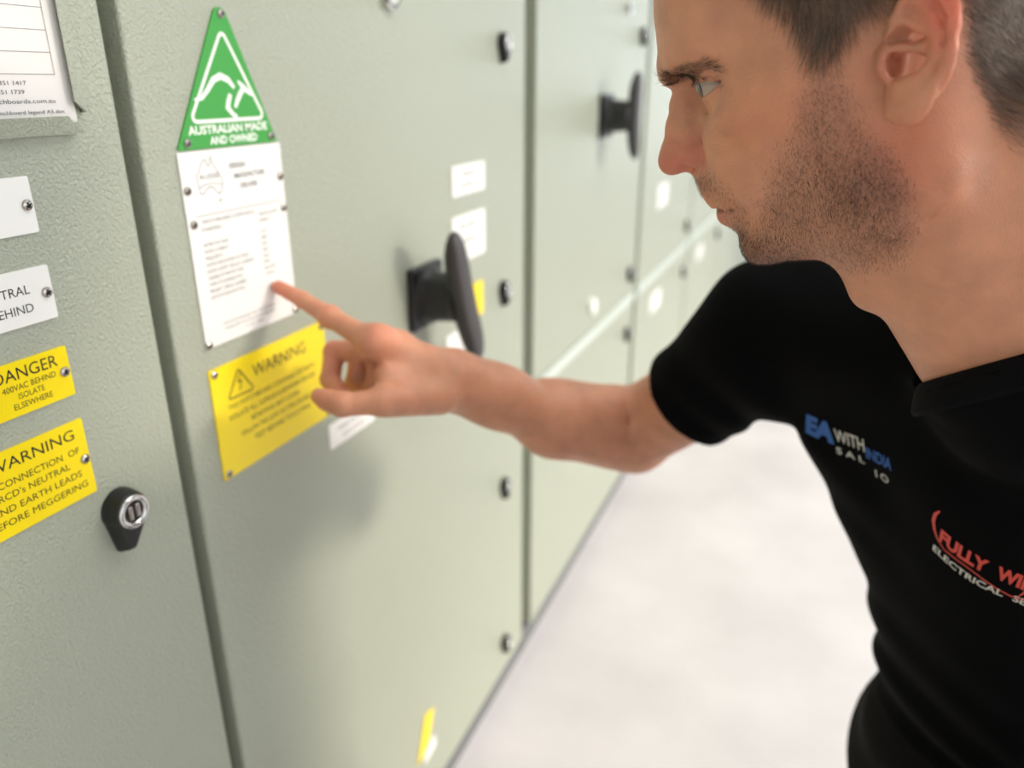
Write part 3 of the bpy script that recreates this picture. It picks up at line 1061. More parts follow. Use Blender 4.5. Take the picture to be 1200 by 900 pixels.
def neck_w(p):
    f = cone(p, (0.062, 0.525, 1.128), (0.140, 0.572, 1.010), 0.053, 0.060)
    f = su(f, cone(p, (0.085, 0.522, 1.170), (0.185, 0.590, 1.060), 0.046, 0.062), 0.03)
    f = su(f, ell(p, (0.026, 0.522, 1.073), (0.010, 0.010, 0.014)), 0.014)
    f = su(f, cone(p, (0.036, 0.522, 1.094), (0.087, 0.548, 1.030), 0.021, 0.021), 0.03)
    # sternomastoid of the near side
    f = su(f, cone(p, (0.045, 0.470, 1.150), (0.092, 0.545, 1.015), 0.013, 0.009), 0.022)
    f = su(f, cone(p, (0.045, 0.570, 1.150), (0.100, 0.580, 1.000), 0.013, 0.009), 0.022)
    return f


def head_fn(p):
    f = head_l(to_l(p)) / 1000.0
    g = neck_w(p)
    return su(f, g, 0.028)


# ---- right arm and hand (reaching to the plate)
def HP(px, py, d, r):
    v = P(px, py, d)
    return (v[0], v[1], v[2], r)


WR = P(545, 446, 0.800)
IDX = [HP(436, 401, 0.722, 0.0120), HP(388, 372, 0.738, 0.0096), HP(386, 371, 0.738, 0.0096), HP(354, 351, 0.748, 0.0079), HP(326.5, 336.5, 0.7525, 0.0066)]
MID = [HP(455, 408, 0.748, 0.0118), HP(392, 412, 0.774, 0.0106), HP(387, 445, 0.764, 0.0096), HP(400, 461, 0.742, 0.0084)]
RNG = [HP(474, 421, 0.772, 0.0112), HP(420, 421, 0.802, 0.0104), HP(416, 448, 0.792, 0.0096), HP(430, 464, 0.775, 0.0082)]
PNK = [HP(492, 438, 0.790, 0.0105), HP(452, 438, 0.818, 0.0090), HP(446, 460, 0.806, 0.0082), HP(460, 472, 0.790, 0.0072)]
THM = [HP(515, 466, 0.760, 0.0160), HP(447, 471, 0.700, 0.0118), HP(401, 474, 0.694, 0.0105), HP(384, 469, 0.697, 0.0092), HP(374, 464.5, 0.700, 0.0075)]


def hand_fn(p):
    w = WR
    f = cone(p, IDX[0][:3], P(528, 436, 0.785), 0.0135, 0.020)
    f = su(f, cone(p, MID[0][:3], P(530, 444, 0.795), 0.0135, 0.021), 0.012)
    f = su(f, cone(p, RNG[0][:3], P(532, 450, 0.808), 0.0125, 0.020), 0.012)
    f = su(f, cone(p, PNK[0][:3], P(534, 456, 0.815), 0.0120, 0.018), 0.012)
    f = su(f, cone(p, P(525, 458, 0.780), P(452, 468, 0.712), 0.019, 0.014), 0.016)
    f = su(f, cone(p, P(500, 440, 0.765), P(452, 440, 0.722), 0.018, 0.010), 0.014)
    # knuckles
    f = su(f, ball(p, P(447, 396, 0.724), 0.0115), 0.016)
    f = su(f, ball(p, P(466, 401, 0.750), 0.0105), 0.016)
    fi = chain(p, IDX, 0.004)
    fi = su(fi, ball(p, P(386, 371, 0.738), 0.0098), 0.006)
    f = su(f, fi, 0.010)
    for ch in (MID, RNG, PNK):
        f = su(f, chain(p, ch, 0.004), 0.006)
    f = su(f, chain(p, THM, 0.005), 0.012)
    f = su(f, ball(p, P(400, 473, 0.693), 0.0108), 0.004)
    f = su(f, cone(p, P(441, 424, 0.775), P(441, 458, 0.772), 0.0105, 0.0105), 0.008)
    # nails: shallow beds
    return f


ELB = P(738, 506, 0.925)
SHO = np.array([-0.041, 0.768, 0.958])


def arm_fn(p):
    f = hand_fn(p)
    f = su(f, cone(p, P(528, 446, 0.795), P(575, 462, 0.822), 0.0255, 0.0285), 0.02)
    f = su(f, cone(p, P(538, 444, 0.792), P(590, 464, 0.825), 0.022, 0.029), 0.02)
    f = su(f, cone(p, P(575, 464, 0.820), P(650, 490, 0.870), 0.028, 0.0385), 0.02)
    f = su(f, cone(p, P(650, 494, 0.870), P(712, 503, 0.912), 0.0385, 0.046), 0.025)
    f = su(f, cone(p, P(650, 478, 0.865), P(722, 486, 0.895), 0.026, 0.034), 0.02)
    f = su(f, ball(p, P(742, 512, 0.935), 0.044), 0.02)
    f = su(f, cone(p, P(745, 503, 0.930), P(813, 463, 0.856), 0.0470, 0.0475), 0.012)
    f = su(f, cone(p, P(813, 463, 0.856), SHO, 0.0475, 0.0490), 0.004)
    # crook of the elbow
    f = ss(f, chain(p, [tuple(P(731, 452, 0.868)) + (0.0012,), tuple(P(734, 480, 0.862)) + (0.0016,), tuple(P(735, 512, 0.872)) + (0.0010,)], 0.002), 0.010)
    return f


cn = np.array([-0.42, 0.36, 0.84]); cn /= np.linalg.norm(cn)       # collar plane normal (up the neck)
COL = np.array([0.128, 0.580, 1.012])


# ---- torso core, left arm with hand (outside the picture)
LS = np.array([0.345, 0.475, 0.985]); LE = np.array([0.405, 0.360, 0.735]); LW = np.array([0.235, 0.365, 0.625])
LK = np.array([0.13, 0.36, 0.50]); LH = np.array([0.31, 0.70, 0.53]); RH = np.array([0.212, 0.775, 0.505]); RK = np.array([0.075, 0.62, 0.075])


def torso(p, o=0.0):
    f = cone(p, (0.075, 0.748, 0.905), (0.213, 0.762, 0.680), 0.084 + o, 0.096 + o)
    f = su(f, cone(p, (0.270, 0.605, 0.905), (0.315, 0.680, 0.680), 0.103 + o, 0.105 + o), 0.08)
    f = su(f, cone(p, (0.175, 0.665, 0.915), (0.245, 0.715, 0.680), 0.106 + o, 0.112 + o), 0.06)
    f = su(f, cone(p, (0.205, 0.765, 0.680), RH, 0.096 + o, 0.090 + o), 0.05)
    f = su(f, cone(p, (0.315, 0.680, 0.680), LH, 0.105 + o, 0.108 + o), 0.05)
    f = su(f, cone(p, (0.150, 0.600, 1.015), SHO, 0.050 + o, 0.056 + o), 0.04)
    f = su(f, cone(p, (0.165, 0.600, 1.015), LS, 0.054 + o, 0.062 + o), 0.05)
    return f


def core_fn(p):
    f = torso(p, -0.014)
    h = (p - COL) @ cn
    f = np.maximum(f, h + 0.012)
    f = su(f, cone(p, LS, LE, 0.052, 0.040), 0.03)
    f = su(f, cone(p, LE, LW, 0.040, 0.026), 0.02)
    fw = LK - LH; fw /= np.linalg.norm(fw)
    pal = LW + np.array([-0.075, -0.005, -0.045])
    f = su(f, cone(p, LW, pal, 0.026, 0.020), 0.02)
    for i, dy in enumerate((-0.034, -0.012, 0.010, 0.031)):
        b0 = pal + np.array([0.0, dy, 0.002])
        f = su(f, cone(p, LW, b0, 0.015, 0.0115), 0.012)
        b1 = b0 + np.array([-0.040 + 0.004 * abs(i - 1), dy * 0.15, -0.012]); b2 = b1 + np.array([-0.020, 0, -0.026])
        f = su(f, chain(p, [tuple(b0) + (0.0105,), tuple(b1) + (0.009,), tuple(b2) + (0.0075,)], 0.004), 0.006)
    t0 = LW + np.array([-0.02, 0.03, -0.015])
    f = su(f, chain(p, [tuple(t0) + (0.016,), tuple(t0 + np.array([-0.035, 0.035, -0.02])) + (0.011,), tuple(t0 + np.array([-0.06, 0.05, -0.035])) + (0.008,)], 0.004), 0.01)
    return f


VH, FH = surface(head_fn, (-0.155, 0.40, 0.985), (0.262, 0.672, 1.37), 0.00125)
VA, FA = surface(arm_fn, (-0.515, 0.50, 0.70), (0.02, 0.90, 1.06), 0.0016)
VC, FC = surface(core_fn, (-0.08, 0.22, 0.40), (0.50, 0.92, 1.08), 0.005)
VB = np.concatenate([VH, VA, VC])
FB = np.concatenate([FH, FA + len(VH), FC + len(VH) + len(VA)])

# ---- skin colouring by region (blush, stubble shadow, lips, painted mouth and nostril shade), in the head frame
def proj(q):
    v = q - CAM
    d = v @ AF
    return np.stack([600 + FPX * (v @ AR) / d, 450 - FPX * (v @ AU) / d], 1)


def near(V):
    """mirror far-side head points to the near side, then to picture coordinates"""
    l = to_l(V).copy(); l[:, 2] = np.abs(l[:, 2])
    return proj(to_w(l)), l


def poly_d(pt, poly):
    """signed distance (px) to a polygon, negative inside"""
    poly = np.array(poly, float)
    d = np.full(len(pt), 1e9); s = np.zeros(len(pt), bool)
    for i in range(len(poly)):
        a = poly[i - 1]; b = poly[i]
        ba = b - a; pa = pt - a
        t = np.clip((pa @ ba) / (ba @ ba), 0, 1)
        d = np.minimum(d, np.linalg.norm(pa - t[:, None] * ba, axis=1))
        c1 = (a[1] > pt[:, 1]) != (b[1] > pt[:, 1])
        xi = (b[0] - a[0]) * (pt[:, 1] - a[1]) / (b[1] - a[1] + 1e-12) + a[0]
        s ^= c1 & (pt[:, 0] < xi)
    return np.where(s, -d, d)


def sm(x, a, b):
    t = np.clip((x - a) / (b - a), 0, 1)
    return t * t * (3 - 2 * t)


HAIRP = [(838, -150), (860, -60), (889, 0), (924, 24), (935, 50), (942, 79), (956, 81), (981, 71), (988, 56), (1008, 31), (1047, 2), (1060, -12), (1100, -24), (1124, -6), (1128, 30), (1127, 69), (1146, 107), (1163, 153), (1195, 185), (1260, 215), (1500, 230), (1500, -700), (838, -700)]
BEARD = [(944, 84), (984, 76), (1000, 100), (1016, 150), (1048, 175), (1070, 215), (1078, 270), (1060, 310), (1018, 322), (960, 306), (915, 330), (860, 330), (850, 262), (838, 232), (800, 215), (806, 202), (836, 203), (866, 238), (884, 262), (890, 235), (900, 190), (925, 150)]
nH = len(VH)
pxh, lh = near(VH)
col = np.tile(np.array(srgb(207, 146, 115)[:3]), (len(VB), 1))


def blend(mask, c, amt, sl=slice(None)):
    k = (mask * amt)[:, None]
    col[sl] = col[sl] * (1 - k) + np.array(srgb(*c)[:3]) * k


def gl(cen, r):
    return np.exp(-(((lh - np.array(cen)) / np.array(r)) ** 2).sum(1))


hs = slice(0, nH)
blend(gl((126, -2, 6), (17, 15, 16)), (204, 112, 94), 0.65, hs)
blend(gl((108, -4, 14), (12, 11, 10)), (196, 100, 84), 0.55, hs)
blend(gl((60, 0, 55), (30, 20, 25)), (206, 132, 98), 0.5, hs)
blend(gl((97, 36, 28), (9, 6, 14)), (176, 118, 92), 0.45, hs)
blend(gl((-24, 20, 88), (16, 26, 9)), (226, 104, 88), 0.65, hs)
blend(gl((2, 2, 72), (13, 13, 9)), (170, 96, 84), 0.45, hs)
blend(gl((10, -45, 60), (28, 28, 30)), (196, 108, 86), 0.6, hs)
blend(gl((106, -44.5, 8), (7, 4.6, 15)), (190, 106, 96), 0.85, hs)
bd = poly_d(pxh, BEARD)
stub = 1 - sm(bd, -26, 12)
dens = stub * (0.38 + 0.52 * np.clip(gl((22, -52, 50), (26, 22, 30)) + gl((92, -72, 14), (24, 15, 30)) + gl((112, -26, 12), (9, 9, 14)) * 0.9, 0, 1))
dens *= 1 - np.clip(1.5 * gl((107, -42, 10), (8, 6.5, 16)), 0, 1)
blend(dens, (124, 98, 84), 0.60, hs)
hd = poly_d(pxh, HAIRP)
scalp = (1 - sm(hd, -22, 2)) * sm(lh[:, 0], -94, -78) * (lh[:, 1] > -60)
fade = np.where(pxh[:, 0] > 1110, 1 - sm(pxh[:, 1], 60, 210), 1.0)
notear = 1 - sm(lh[:, 2], 78, 80)
scalp *= notear
blend(scalp * np.clip(fade + 0.25, 0, 1), (104, 84, 70), 0.80, hs)
BROWP = [(773, 86), (782, 84), (800, 75), (822, 71), (842, 75), (864, 90), (842, 84), (824, 83), (816, 93), (801, 96), (788, 101), (778, 95)]
bd2 = poly_d(pxh, BROWP)
ew = (1 - sm(bd2, -3, 2)) * (lh[:, 0] > 72) * (lh[:, 1] > 30) * (1.3 - sm(pxh[:, 0], 800, 866)) * np.where(to_l(VH)[:, 2] < 0, 0.5, 1.0)
blend(np.clip(ew, 0, 1), (110, 84, 66), 0.45, hs)
def along(line, r):
    d = np.full(len(lh), 1e9)
    for a_, c_ in zip(line, line[1:]):
        a_ = np.array(a_, float); ba = np.array(c_, float) - a_
        pa = lh - a_
        t = np.clip((pa @ ba) / (ba @ ba), 0, 1)
        d = np.minimum(d, np.linalg.norm(pa - t[:, None] * ba, axis=1))
    return np.exp(-(d / r) ** 2)


blend(along([(113.5, -40.4, 0), (111.5, -40.6, 9), (105.2, -41.4, 18), (99.5, -42.4, 24.5)], 1.5), (96, 52, 44), 0.9, hs)  # dark inner lip line, with shade of the mouth gap painted in
blend(along([(122, -9.8, 9.5), (117, -11.2, 11.5)], 2.0), (88, 42, 36), 0.9, hs)  # nostril shade put into the skin colour
# hand: redder fingertips and knuckles
A_ = slice(nH, nH + len(VA))
VAw = VA
for q, r, amt in ((IDX[-1], 0.022, 0.55), (P(385, 369, 0.737), 0.012, 0.35), (P(446, 392, 0.722), 0.018, 0.45), (MID[1], 0.018, 0.5), (MID[3], 0.02, 0.4), (THM[-1], 0.018, 0.4)):
    blend(np.exp(-(np.linalg.norm(VAw - np.array(q[:3]), axis=1) / r) ** 2), (222, 128, 104), amt, A_)

skin = bpy.data.materials.new('skin')
skin.use_nodes = True
n_, l_ = skin.node_tree.nodes, skin.node_tree.links
b_ = n_['Principled BSDF']
at_ = n_.new('ShaderNodeAttribute'); at_.attribute_name = 'col'
tc_ = n_.new('ShaderNodeTexCoord')
ns_ = n_.new('ShaderNodeTexNoise'); ns_.inputs['Scale'].default_value = 45; ns_.inputs['Detail'].default_value = 6
l_.new(tc_.outputs['Object'], ns_.inputs['Vector'])
mr_ = n_.new('ShaderNodeMapRange'); mr_.inputs['From Min'].default_value = 0.3; mr_.inputs['From Max'].default_value = 0.7
mr_.inputs['To Min'].default_value = 0.88; mr_.inputs['To Max'].default_value = 1.10
l_.new(ns_.outputs['Fac'], mr_.inputs['Value'])
mu_ = n_.new('ShaderNodeVectorMath'); mu_.operation = 'SCALE'
l_.new(at_.outputs['Color'], mu_.inputs[0]); l_.new(mr_.outputs['Result'], mu_.inputs['Scale'])
l_.new(mu_.outputs['Vector'], b_.inputs['Base Color'])
b_.inputs['Roughness'].default_value = 0.46
b_.inputs['Specular IOR Level'].default_value = 0.42
b_.inputs['Subsurface Weight'].default_value = 0.35
b_.inputs['Subsurface Radius'].default_value = (1.0, 0.30, 0.16)
b_.inputs['Subsurface Scale'].default_value = 0.006
vo_ = n_.new('ShaderNodeTexVoronoi'); vo_.inputs['Scale'].default_value = 900
nb_ = n_.new('ShaderNodeTexNoise'); nb_.inputs['Scale'].default_value = 260; nb_.inputs['Detail'].default_value = 4
l_.new(tc_.outputs['Object'], vo_.inputs['Vector']); l_.new(tc_.outputs['Object'], nb_.inputs['Vector'])
ad_ = n_.new('ShaderNodeMath'); ad_.operation = 'ADD'
l_.new(vo_.outputs['Distance'], ad_.inputs[0]); l_.new(nb_.outputs['Fac'], ad_.inputs[1])
bp_ = n_.new('ShaderNodeBump'); bp_.inputs['Strength'].default_value = 0.5; bp_.inputs['Distance'].default_value = 0.0004
l_.new(ad_.outputs[0], bp_.inputs['Height']); l_.new(bp_.outputs['Normal'], b_.inputs['Normal'])

man = empty('person', (0.2, 0.7, 0.0), 'kneeling person in a black t-shirt pointing a finger at the white plate', 'person')
body = np_mesh('body', VB, FB, skin, man)
ca = body.data.color_attributes.new('col', 'FLOAT_COLOR', 'POINT')
ca.data.foreach_set('color', np.hstack([col, np.ones((len(col), 1))]).astype(np.float32).ravel())


# ---- eyes
def eye(sgn):
    bm = bmesh.new()
    bmesh.ops.create_uvsphere(bm, u_segments=48, v_segments=32, radius=11.9)
    gz = Vector((1.0, 0.02, 0.30)).normalized()
    rot = Vector((0, 0, 1)).rotation_difference(gz).to_matrix()
    for v in bm.verts:
        z = v.co.z / 11.9
        if z > 0.88:
            v.co *= 1.0 + 0.55 * (z - 0.88)
    for f in bm.faces:
        z = f.calc_center_median().z / 11.9
        f.material_index = 2 if z > 0.985 else (1 if z > 0.865 else 0)
    for v in bm.verts:
        q = rot @ v.co
        w = to_w([EYE[0] + q.x, EYE[1] + q.y, (EYE[2] + q.z) * sgn])[0]
        v.co = Vector(w)
    return mesh_obj('eye', bm, [MT['sclera'], MT['iris'], MT['pupil']], man, None, smooth=True)


MT['sclera'] = mat('eye_white', srgb(178, 158, 144), 0.22, coat=0.3)
MT['iris'] = mat('grey_blue_iris', srgb(64, 62, 62), 0.10, coat=1.0)
MT['pupil'] = mat('pupil', srgb(8, 8, 8), 0.05, coat=1.0)
eye(1); eye(-1)
# teeth glimpsed between the lips
bm = bmesh.new()
for k in range(-4, 5):
    w = to_w([105.0 - abs(k) ** 1.7 * 0.55, -39.0, k * 5.2])[0]
    r = bmesh.ops.create_cube(bm, size=1.0)
    for v in r['verts']:
        v.co = Vector((w[0] + v.co.x * 0.004, w[1] + v.co.y * 0.005, w[2] + v.co.z * 0.007))
mesh_obj('teeth', bm, MT['tooth'] if 'tooth' in MT else MT['white'], man)


# ---- hair: short tapered strands grown from the skin
Nrm = np.zeros((len(VH), 3))
fn_ = np.cross(VH[FH[:, 2]] - VH[FH[:, 0]], VH[FH[:, 3]] - VH[FH[:, 1]])
for k in range(4):
    for ax in range(3):
        Nrm[:, ax] += np.bincount(FH[:, k], fn_[:, ax], len(VH))
Nrm /= np.linalg.norm(Nrm, axis=1)[:, None] + 1e-12
cenF = VH[FH].mean(1)
areaF = np.linalg.norm(fn_, axis=1) * 0.5
rng = np.random.default_rng(7)


def strands(name, wgt, count, length, lvar, wid, comb, lift, m, label=None, curl=0.15, parent=None):
    """wgt: per-vertex density; comb: direction in the head frame (per point function)"""
    pf = wgt[FH].mean(1) * areaF
    pf = pf / pf.sum()
    fi = rng.choice(len(FH), size=count, p=pf)
    uv = rng.random((count, 2))
    q = VH[FH[fi]]
    a = q[:, 0] * (1 - uv[:, :1]) + q[:, 1] * uv[:, :1]
    b = q[:, 3] * (1 - uv[:, :1]) + q[:, 2] * uv[:, :1]
    root = a * (1 - uv[:, 1:]) + b * uv[:, 1:]
    nn = Nrm[FH[fi, 0]]
    cl = comb(to_l(root))
    cw = np.stack([-cl[:, 0] * cT - cl[:, 1] * sT, -cl[:, 2], -cl[:, 0] * sT + cl[:, 1] * cT], 1)
    cw += rng.normal(0, curl, cw.shape)
    cw -= nn * (cw * nn).sum(1)[:, None]
    cw /= np.linalg.norm(cw, axis=1)[:, None] + 1e-9
    L = length * (1 + lvar * rng.uniform(-1, 1, count))
    if isinstance(lift, float):
        lift = np.full(count, lift)
    d0 = nn * (lift[:, None] + 0.25) + cw; d0 /= np.linalg.norm(d0, axis=1)[:, None]
    d1 = nn * (lift[:, None] * 0.45) + cw + rng.normal(0, 0.10, cw.shape); d1 /= np.linalg.norm(d1, axis=1)[:, None]
    p0 = root - nn * 0.0003
    p1 = root + d0 * L[:, None] * 0.5
    p2 = p1 + d1 * L[:, None] * 0.5
    s0 = np.cross(cw, nn); t0 = nn
    V = []
    w = wid * rng.uniform(0.7, 1.3, count)[:, None]
    for p, k in ((p0, 1.0), (p1, 0.85)):
        V += [p + s0 * w * k, p - s0 * w * 0.5 * k + t0 * w * 0.87 * k, p - s0 * w * 0.5 * k - t0 * w * 0.87 * k]
    V.append(p2)
    V = np.stack(V, 1).reshape(-1, 3)
    T = np.array([(0, 1, 4), (0, 4, 3), (1, 2, 5), (1, 5, 4), (2, 0, 3), (2, 3, 5), (3, 4, 6), (4, 5, 6), (5, 3, 6)])
    F = (np.arange(count)[:, None, None] * 7 + T[None]).reshape(-1, 3)
    o = np_mesh(name, V, F, m, parent or man, label, smooth=False)
    o['kind'] = 'stuff'
    return o


def comb_hair(l):
    # forwards-down on the temples, back-down behind the ear
    t = sm(l[:, 0], -35, 45)
    return np.stack([-0.55 + 1.0 * t, -0.85 + 0.15 * t, np.zeros(len(l))], 1)


def comb_beard(l):
    return np.stack([0.15 + 0 * l[:, 0], -1.0 + 0 * l[:, 0], np.zeros(len(l))], 1)


hw = (1 - sm(hd, -8, 3)) * notear * sm(lh[:, 0], -92, -80) * (lh[:, 1] > -75) * (0.12 + 0.88 * fade)
hw = hw * np.where((lh[:, 2] > 0) | (to_l(VH)[:, 2] > -200), 1, 0)
farside = (VH[:, 1] > 0.52)
hwn = hw * np.where(farside, 0.35, 1.0)
strands('hair', hwn, 30000, 0.0105, 0.45, 0.00007, comb_hair, 0.28, MT['hair'], 'short cropped brown hair')
strands('hair', hwn, 9000, 0.0110, 0.45, 0.00007, comb_hair, 0.35, MT['hair_grey'], 'grey strands in the cropped hair')
bw = dens * np.where(farside, 0.35, 1.0)
strands('beard', bw, 17000, 0.0025, 0.5, 0.000052, comb_beard, 0.35, MT['stub'], 'short dark stubble', curl=0.35)
# eyebrows
def comb_brow(l):
    s = np.sign(l[:, 2])
    k = sm(l[:, 0], 112, 92)
    return np.stack([0.35 - 1.1 * k, 0.15 - 0.25 * k, s * (0.7 + 0 * k)], 1)


strands('eyebrow', ew, 1500, 0.0070, 0.4, 0.000065, comb_brow, 0.22, MT['brow'], 'brown eyebrows', curl=0.22)


lw_ = (1 - sm(poly_d(pxh, [(811, 92.5), (846, 95.0), (848, 97.5), (828, 96.5), (811, 96.5)]), -1, 1.5)) * (lh[:, 0] > 74) * (lh[:, 2] > 22) * (to_l(VH)[:, 2] * 1.0 > -60)
strands('eyelash', lw_, 220, 0.0048, 0.3, 0.00006, lambda l: np.stack([1.0 + 0 * l[:, 0], -0.35 + 0 * l[:, 0], 0.1 * np.sign(l[:, 2])], 1), 0.5, MT['brow'], 'dark eyelashes', curl=0.2)


# ---- shirt
CUFF = P(813, 464, 0.856)
sd = CUFF - SHO; sd /= np.linalg.norm(sd)


def shirt_fn(p):
    f = torso(p, 0.0)
    # raised right shoulder and sleeve
    f = su(f, ball(p, P(922, 384, 0.775), 0.060), 0.04)
    f = su(f, cone(p, P(985, 372, 0.72), P(915, 392, 0.77), 0.062, 0.060), 0.04)
    sl = cone(p, SHO, CUFF + sd * 0.03, 0.0630, 0.0600)
    f = su(f, sl, 0.035)
    x, y, z = p[:, 0], p[:, 1], p[:, 2]
    # folds radiating from the armpit and sagging over the waist
    w = np.sin((x * 0.8 + z * 1.0 + y * 0.35) * 95 + 2.0 * np.sin(z * 23 + x * 9))
    arm = np.exp(-(np.linalg.norm(p - P(925, 470, 0.74), axis=1) / 0.13) ** 2)
    low = sm(z, 0.80, 0.60)
    w2 = np.sin(z * 120 + 2.5 * np.sin(x * 26 + y * 14))
    f = f - 0.0028 * w * arm - 0.004 * w2 * low
    # sleeve end, hollow around the arm
    g = (p - CUFF) @ sd
    rad = np.linalg.norm((p - CUFF) - g[:, None] * sd, axis=1)
    zone = rad < 0.09
    f = np.where(zone & (g > -0.06), np.maximum(f, g), f)
    f = np.where(zone, ss(f, np.maximum(rad - 0.0550, -(g + 0.03)), 0.001), f)
    # cloth rising round the neck, cut at the collar plane
    h = (p - COL) @ cn
    nk = neck_w(p)
    f = su(f, np.maximum(np.maximum(nk - 0.0095, h - 0.004), -(h + 0.11)), 0.03)
    f = np.where((nk < 0.012) & (h > -0.02), np.maximum(f, np.minimum(h, 0.02)), f)
    # hem
    f = np.maximum(f, 0.555 - z + 0.006 * np.sin(x * 40))
    return f


VS, FS = surface(shirt_fn, (-0.20, 0.36, 0.53), (0.46, 0.92, 1.12), 0.0028)
shirt = np_mesh('t_shirt', VS, FS, MT['shirt'], man, 'black short-sleeved t-shirt with small chest logos')
sbv = BVHTree.FromPolygons([tuple(v) for v in VS], [tuple(f) for f in FS.tolist()])
# ribbed collar band round the neck
t1 = np.cross(cn, [0, 1, 0]); t1 /= np.linalg.norm(t1); t2 = np.cross(cn, t1)
rings = []
for k in range(72):
    a = 2 * math.pi * k / 72
    d = t1 * math.cos(a) + t2 * math.sin(a)
    rr = np.linspace(0.02, 0.12, 160)
    line = COL + rr[:, None] * d
    v = neck_w(line)
    i = np.argmax(v > 0.0035)
    r0 = rr[i]
    prof = [(r0 - 0.001, 0.004), (r0 + 0.001, 0.0052), (r0 + 0.0030, 0.0040), (r0 + 0.0085, -0.0035), (r0 + 0.0125, -0.0115), (r0 + 0.0115, -0.0150), (r0 + 0.002, -0.010), (r0 - 0.002, 0.0)]
    rings.append([COL + d * q[0] + cn * q[1] for q in prof])
rings = np.array(rings)
n1, n2 = rings.shape[:2]
for _ in range(3):
    rings = (np.roll(rings, 1, 0) + rings * 2 + np.roll(rings, -1, 0)) / 4
ii, jj = np.meshgrid(np.arange(n1), np.arange(n2), indexing='ij')
i2, j2 = (ii + 1) % n1, (jj + 1) % n2
FR = np.stack([ii * n2 + jj, i2 * n2 + jj, i2 * n2 + j2, ii * n2 + j2], -1).reshape(-1, 4)
np_mesh('collar', rings.reshape(-1, 3), FR, MT['rib'], shirt, 'ribbed black crew collar')


# printed logos laid on the cloth
def on_cloth(bm, m, name, label):
    me = bpy.data.meshes.new(name)
    bm.to_mesh(me); bm.free()
    me.materials.append(m)
    o = bpy.data.objects.new(name, me)
    link(o, shirt)
    o.matrix_parent_inverse = root_inv(shirt)
    if label:
        o['label'] = label
    return o


class Cloth:
    def __init__(s, p0, p1):
        def hit(px, py):
            d = Vector(AF * FPX + AR * (px - 600.0) + AU * (450.0 - py)).normalized()
            return sbv.ray_cast(Vector(CAM), d)
        a = hit(*p0); b = hit(*p1)
        s.o = a[0]
        s.n = (a[1] + b[1]).normalized()
        s.u = (b[0] - a[0]); s.len = s.u.length
        s.u = (s.u - s.n * s.u.dot(s.n)).normalized()
        s.v = s.n.cross(s.u)
        if s.v.z < 0:
            s.v = -s.v

    def at(s, x, y):
        q = s.o + s.u * x + s.v * y
        h = sbv.ray_cast(q + s.n * 0.08, -s.n)
        if h[0] is None:
            return q
        return h[0] + h[1] * 0.0007

    def text(s, bm, t, x0, cap, width, bold=0.0, path=lambda x: (0.0, 0.0), y0=0.0, slant=0.0):
        v, f, w = text_geo(t, bold)
        k = width / w
        vv = []
        for p in v:
            x = x0 + p[0] * k + slant * p[1] * cap
            dy, sl = path(x)
            vv.append(bm.verts.new(s.at(x - sl * p[1] * cap, y0 + dy + p[1] * cap)))
        for t_ in f:
            try:
                bm.faces.new([vv[i] for i in t_])
            except ValueError:
                pass

    def line(s, bm, pts_, w):
        L, Rr = [], []
        n = len(pts_)
        for i in range(n):
            a = Vector(pts_[max(0, i - 1)]); b = Vector(pts_[min(n - 1, i + 1)])
            d = (b - a).normalized(); nn = Vector((-d.y, d.x))
            ww = w[i] if isinstance(w, (list, tuple)) else w
            L.append(bm.verts.new(s.at(pts_[i][0] + nn.x * ww / 2, pts_[i][1] + nn.y * ww / 2)))
            Rr.append(bm.verts.new(s.at(pts_[i][0] - nn.x * ww / 2, pts_[i][1] - nn.y * ww / 2)))
        for i in range(n - 1):
            bm.faces.new((L[i], L[i + 1], Rr[i + 1], Rr[i]))


c1_ = Cloth((1101, 632), (1200, 692))
s_ = c1_.len
wave = lambda x: (-0.055 * s_ * math.sin(x / s_ * math.pi * 1.15), 0.0)
bm = bmesh.new()
c1_.text(bm, 'FULLY', 0.00 * s_, 0.20 * s_, 0.60 * s_, 0.045, wave, 0.0)
c1_.text(bm, 'WIRED', 0.70 * s_, 0.20 * s_, 0.60 * s_, 0.045, wave, 0.0)
sw = [(-0.07, 0.46), (-0.115, 0.36), (-0.12, 0.24), (-0.08, 0.10), (-0.01, -0.02), (0.1, -0.10), (0.25, -0.115), (0.45, -0.135), (0.6, -0.165), (0.75, -0.19), (0.9, -0.185), (1.05, -0.13), (1.25, -0.05)]
c1_.line(bm, [(a * s_, b * s_) for a, b in sw], [0.02 * s_, 0.045 * s_, 0.045 * s_, 0.035 * s_] + [0.02 * s_] * 9)
c1_.line(bm, [(1.0 * s_, 0.13 * s_), (0.97 * s_, 0.02 * s_), (1.02 * s_, 0.0), (0.96 * s_, -0.16 * s_)], [0.03 * s_, 0.03 * s_, 0.03 * s_, 0.004 * s_])
on_cloth(bm, MT['red'], 'chest_logo', 'red FULLY WIRED lettering with a swoosh')
bm = bmesh.new()
wave2 = lambda x: (-0.07 * s_ * math.sin(max(0, x) / s_ * math.pi * 1.1), 0.0)
c1_.text(bm, 'ELECTRICAL', -0.05 * s_, 0.10 * s_, 0.88 * s_, 0.02, wave2, -0.245 * s_)
c1_.text(bm, 'SERVICES', 0.93 * s_, 0.10 * s_, 0.60 * s_, 0.02, wave2, -0.245 * s_)
on_cloth(bm, MT['pwhite'], 'chest_lettering', 'white ELECTRICAL SERVICES lettering')
c2_ = Cloth((945, 505), (1044, 548))
s_ = c2_.len
bm = bmesh.new()
c2_.text(bm, 'EA', 0.0, 0.18 * s_, 0.36 * s_, 0.06, y0=0.0, slant=0.25)
on_cloth(bm, MT['pblue'], 'chest_logo', 'blue EA lettering on the far side of the chest')
bm = bmesh.new()
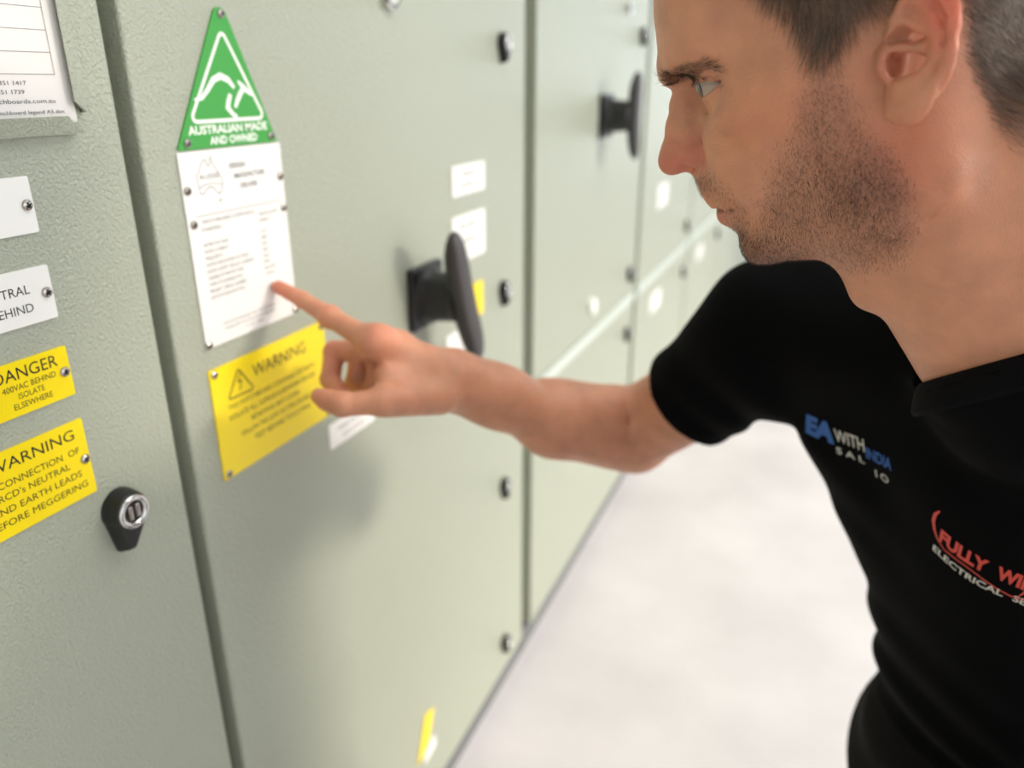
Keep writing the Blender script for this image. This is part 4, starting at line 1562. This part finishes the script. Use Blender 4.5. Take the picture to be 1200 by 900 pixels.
c2_.text(bm, 'INDIA', 0.70 * s_, 0.10 * s_, 0.30 * s_, 0.02, y0=-0.02 * s_)
on_cloth(bm, MT['pblue'], 'chest_lettering', 'small blue lettering')
bm = bmesh.new()
c2_.text(bm, 'WITH', 0.37 * s_, 0.12 * s_, 0.32 * s_, 0.01, y0=0.03 * s_)
c2_.text(bm, 'S A L', 0.37 * s_, 0.06 * s_, 0.30 * s_, 0.01, y0=-0.09 * s_)
c2_.text(bm, 'I O', 0.78 * s_, 0.07 * s_, 0.16 * s_, 0.01, y0=-0.17 * s_)
on_cloth(bm, MT['pwhite'], 'chest_lettering', 'small white lettering under the blue letters')


# ---- trousers and boots
def trouser_fn(p):
    f = cone(p, RH, RK, 0.088, 0.064)
    f = su(f, cone(p, RH, LH, 0.108, 0.108), 0.04)
    f = su(f, cone(p, (0.215, 0.760, 0.66), (0.22, 0.75, 0.53), 0.085, 0.09), 0.05)
    f = su(f, cone(p, (0.31, 0.685, 0.66), (0.30, 0.70, 0.53), 0.096, 0.10), 0.05)
    f = su(f, cone(p, RK + [0, 0.0, 0.0], (0.31, 0.93, 0.075), 0.066, 0.055), 0.03)
    f = su(f, cone(p, LH, LK, 0.100, 0.068), 0.04)
    f = su(f, cone(p, LK, (0.150, 0.372, 0.14), 0.066, 0.056), 0.03)
    x, y, z = p[:, 0], p[:, 1], p[:, 2]
    f = f - 0.003 * np.sin(z * 90 + 3 * np.sin(x * 20 + y * 17))
    f = np.maximum(f, 0.003 - z)
    return f


VT, FT = surface(trouser_fn, (-0.02, 0.26, -0.004), (0.45, 1.02, 0.72), 0.006)
np_mesh('trousers', VT, FT, MT['trouser'], man, 'charcoal work trousers')


def boot(ank, toe, flat):
    ank = np.array(ank); toe = np.array(toe)
    d = toe - ank; d /= np.linalg.norm(d)
    up = np.array([0, 0, 1.0]) if flat else np.array([0.55, 0.6, 0.2])

    def fn(p):
        f = cone(p, ank + up * 0.07, ank, 0.050, 0.050)
        f = su(f, cone(p, ank, toe, 0.048, 0.042), 0.03)
        return np.maximum(f, 0.014 - p[:, 2])
    lo = np.minimum(ank, toe) - 0.13; hi = np.maximum(ank, toe) + 0.13
    lo[2] = max(lo[2], 0.0)
    V, F = surface(fn, lo, hi, 0.006)
    b = np_mesh('boot', V, F, MT['boot'], man, 'brown leather work boot')

    def fs(p):
        f = cone(p, ank * [1, 1, 0] + [0, 0, 0.02], toe * [1, 1, 0] + [0, 0, 0.02], 0.050, 0.045)
        return np.maximum(np.maximum(f, p[:, 2] - 0.018), 0.001 - p[:, 2])
    lo[2] = -0.006
    V, F = surface(fs, lo, hi, 0.005)
    np_mesh('sole', V, F, MT['sole'], b)


boot((0.155, 0.375, 0.085), (0.045, 0.235, 0.045), True)
boot((0.335, 0.965, 0.080), (0.430, 1.080, 0.045), True)
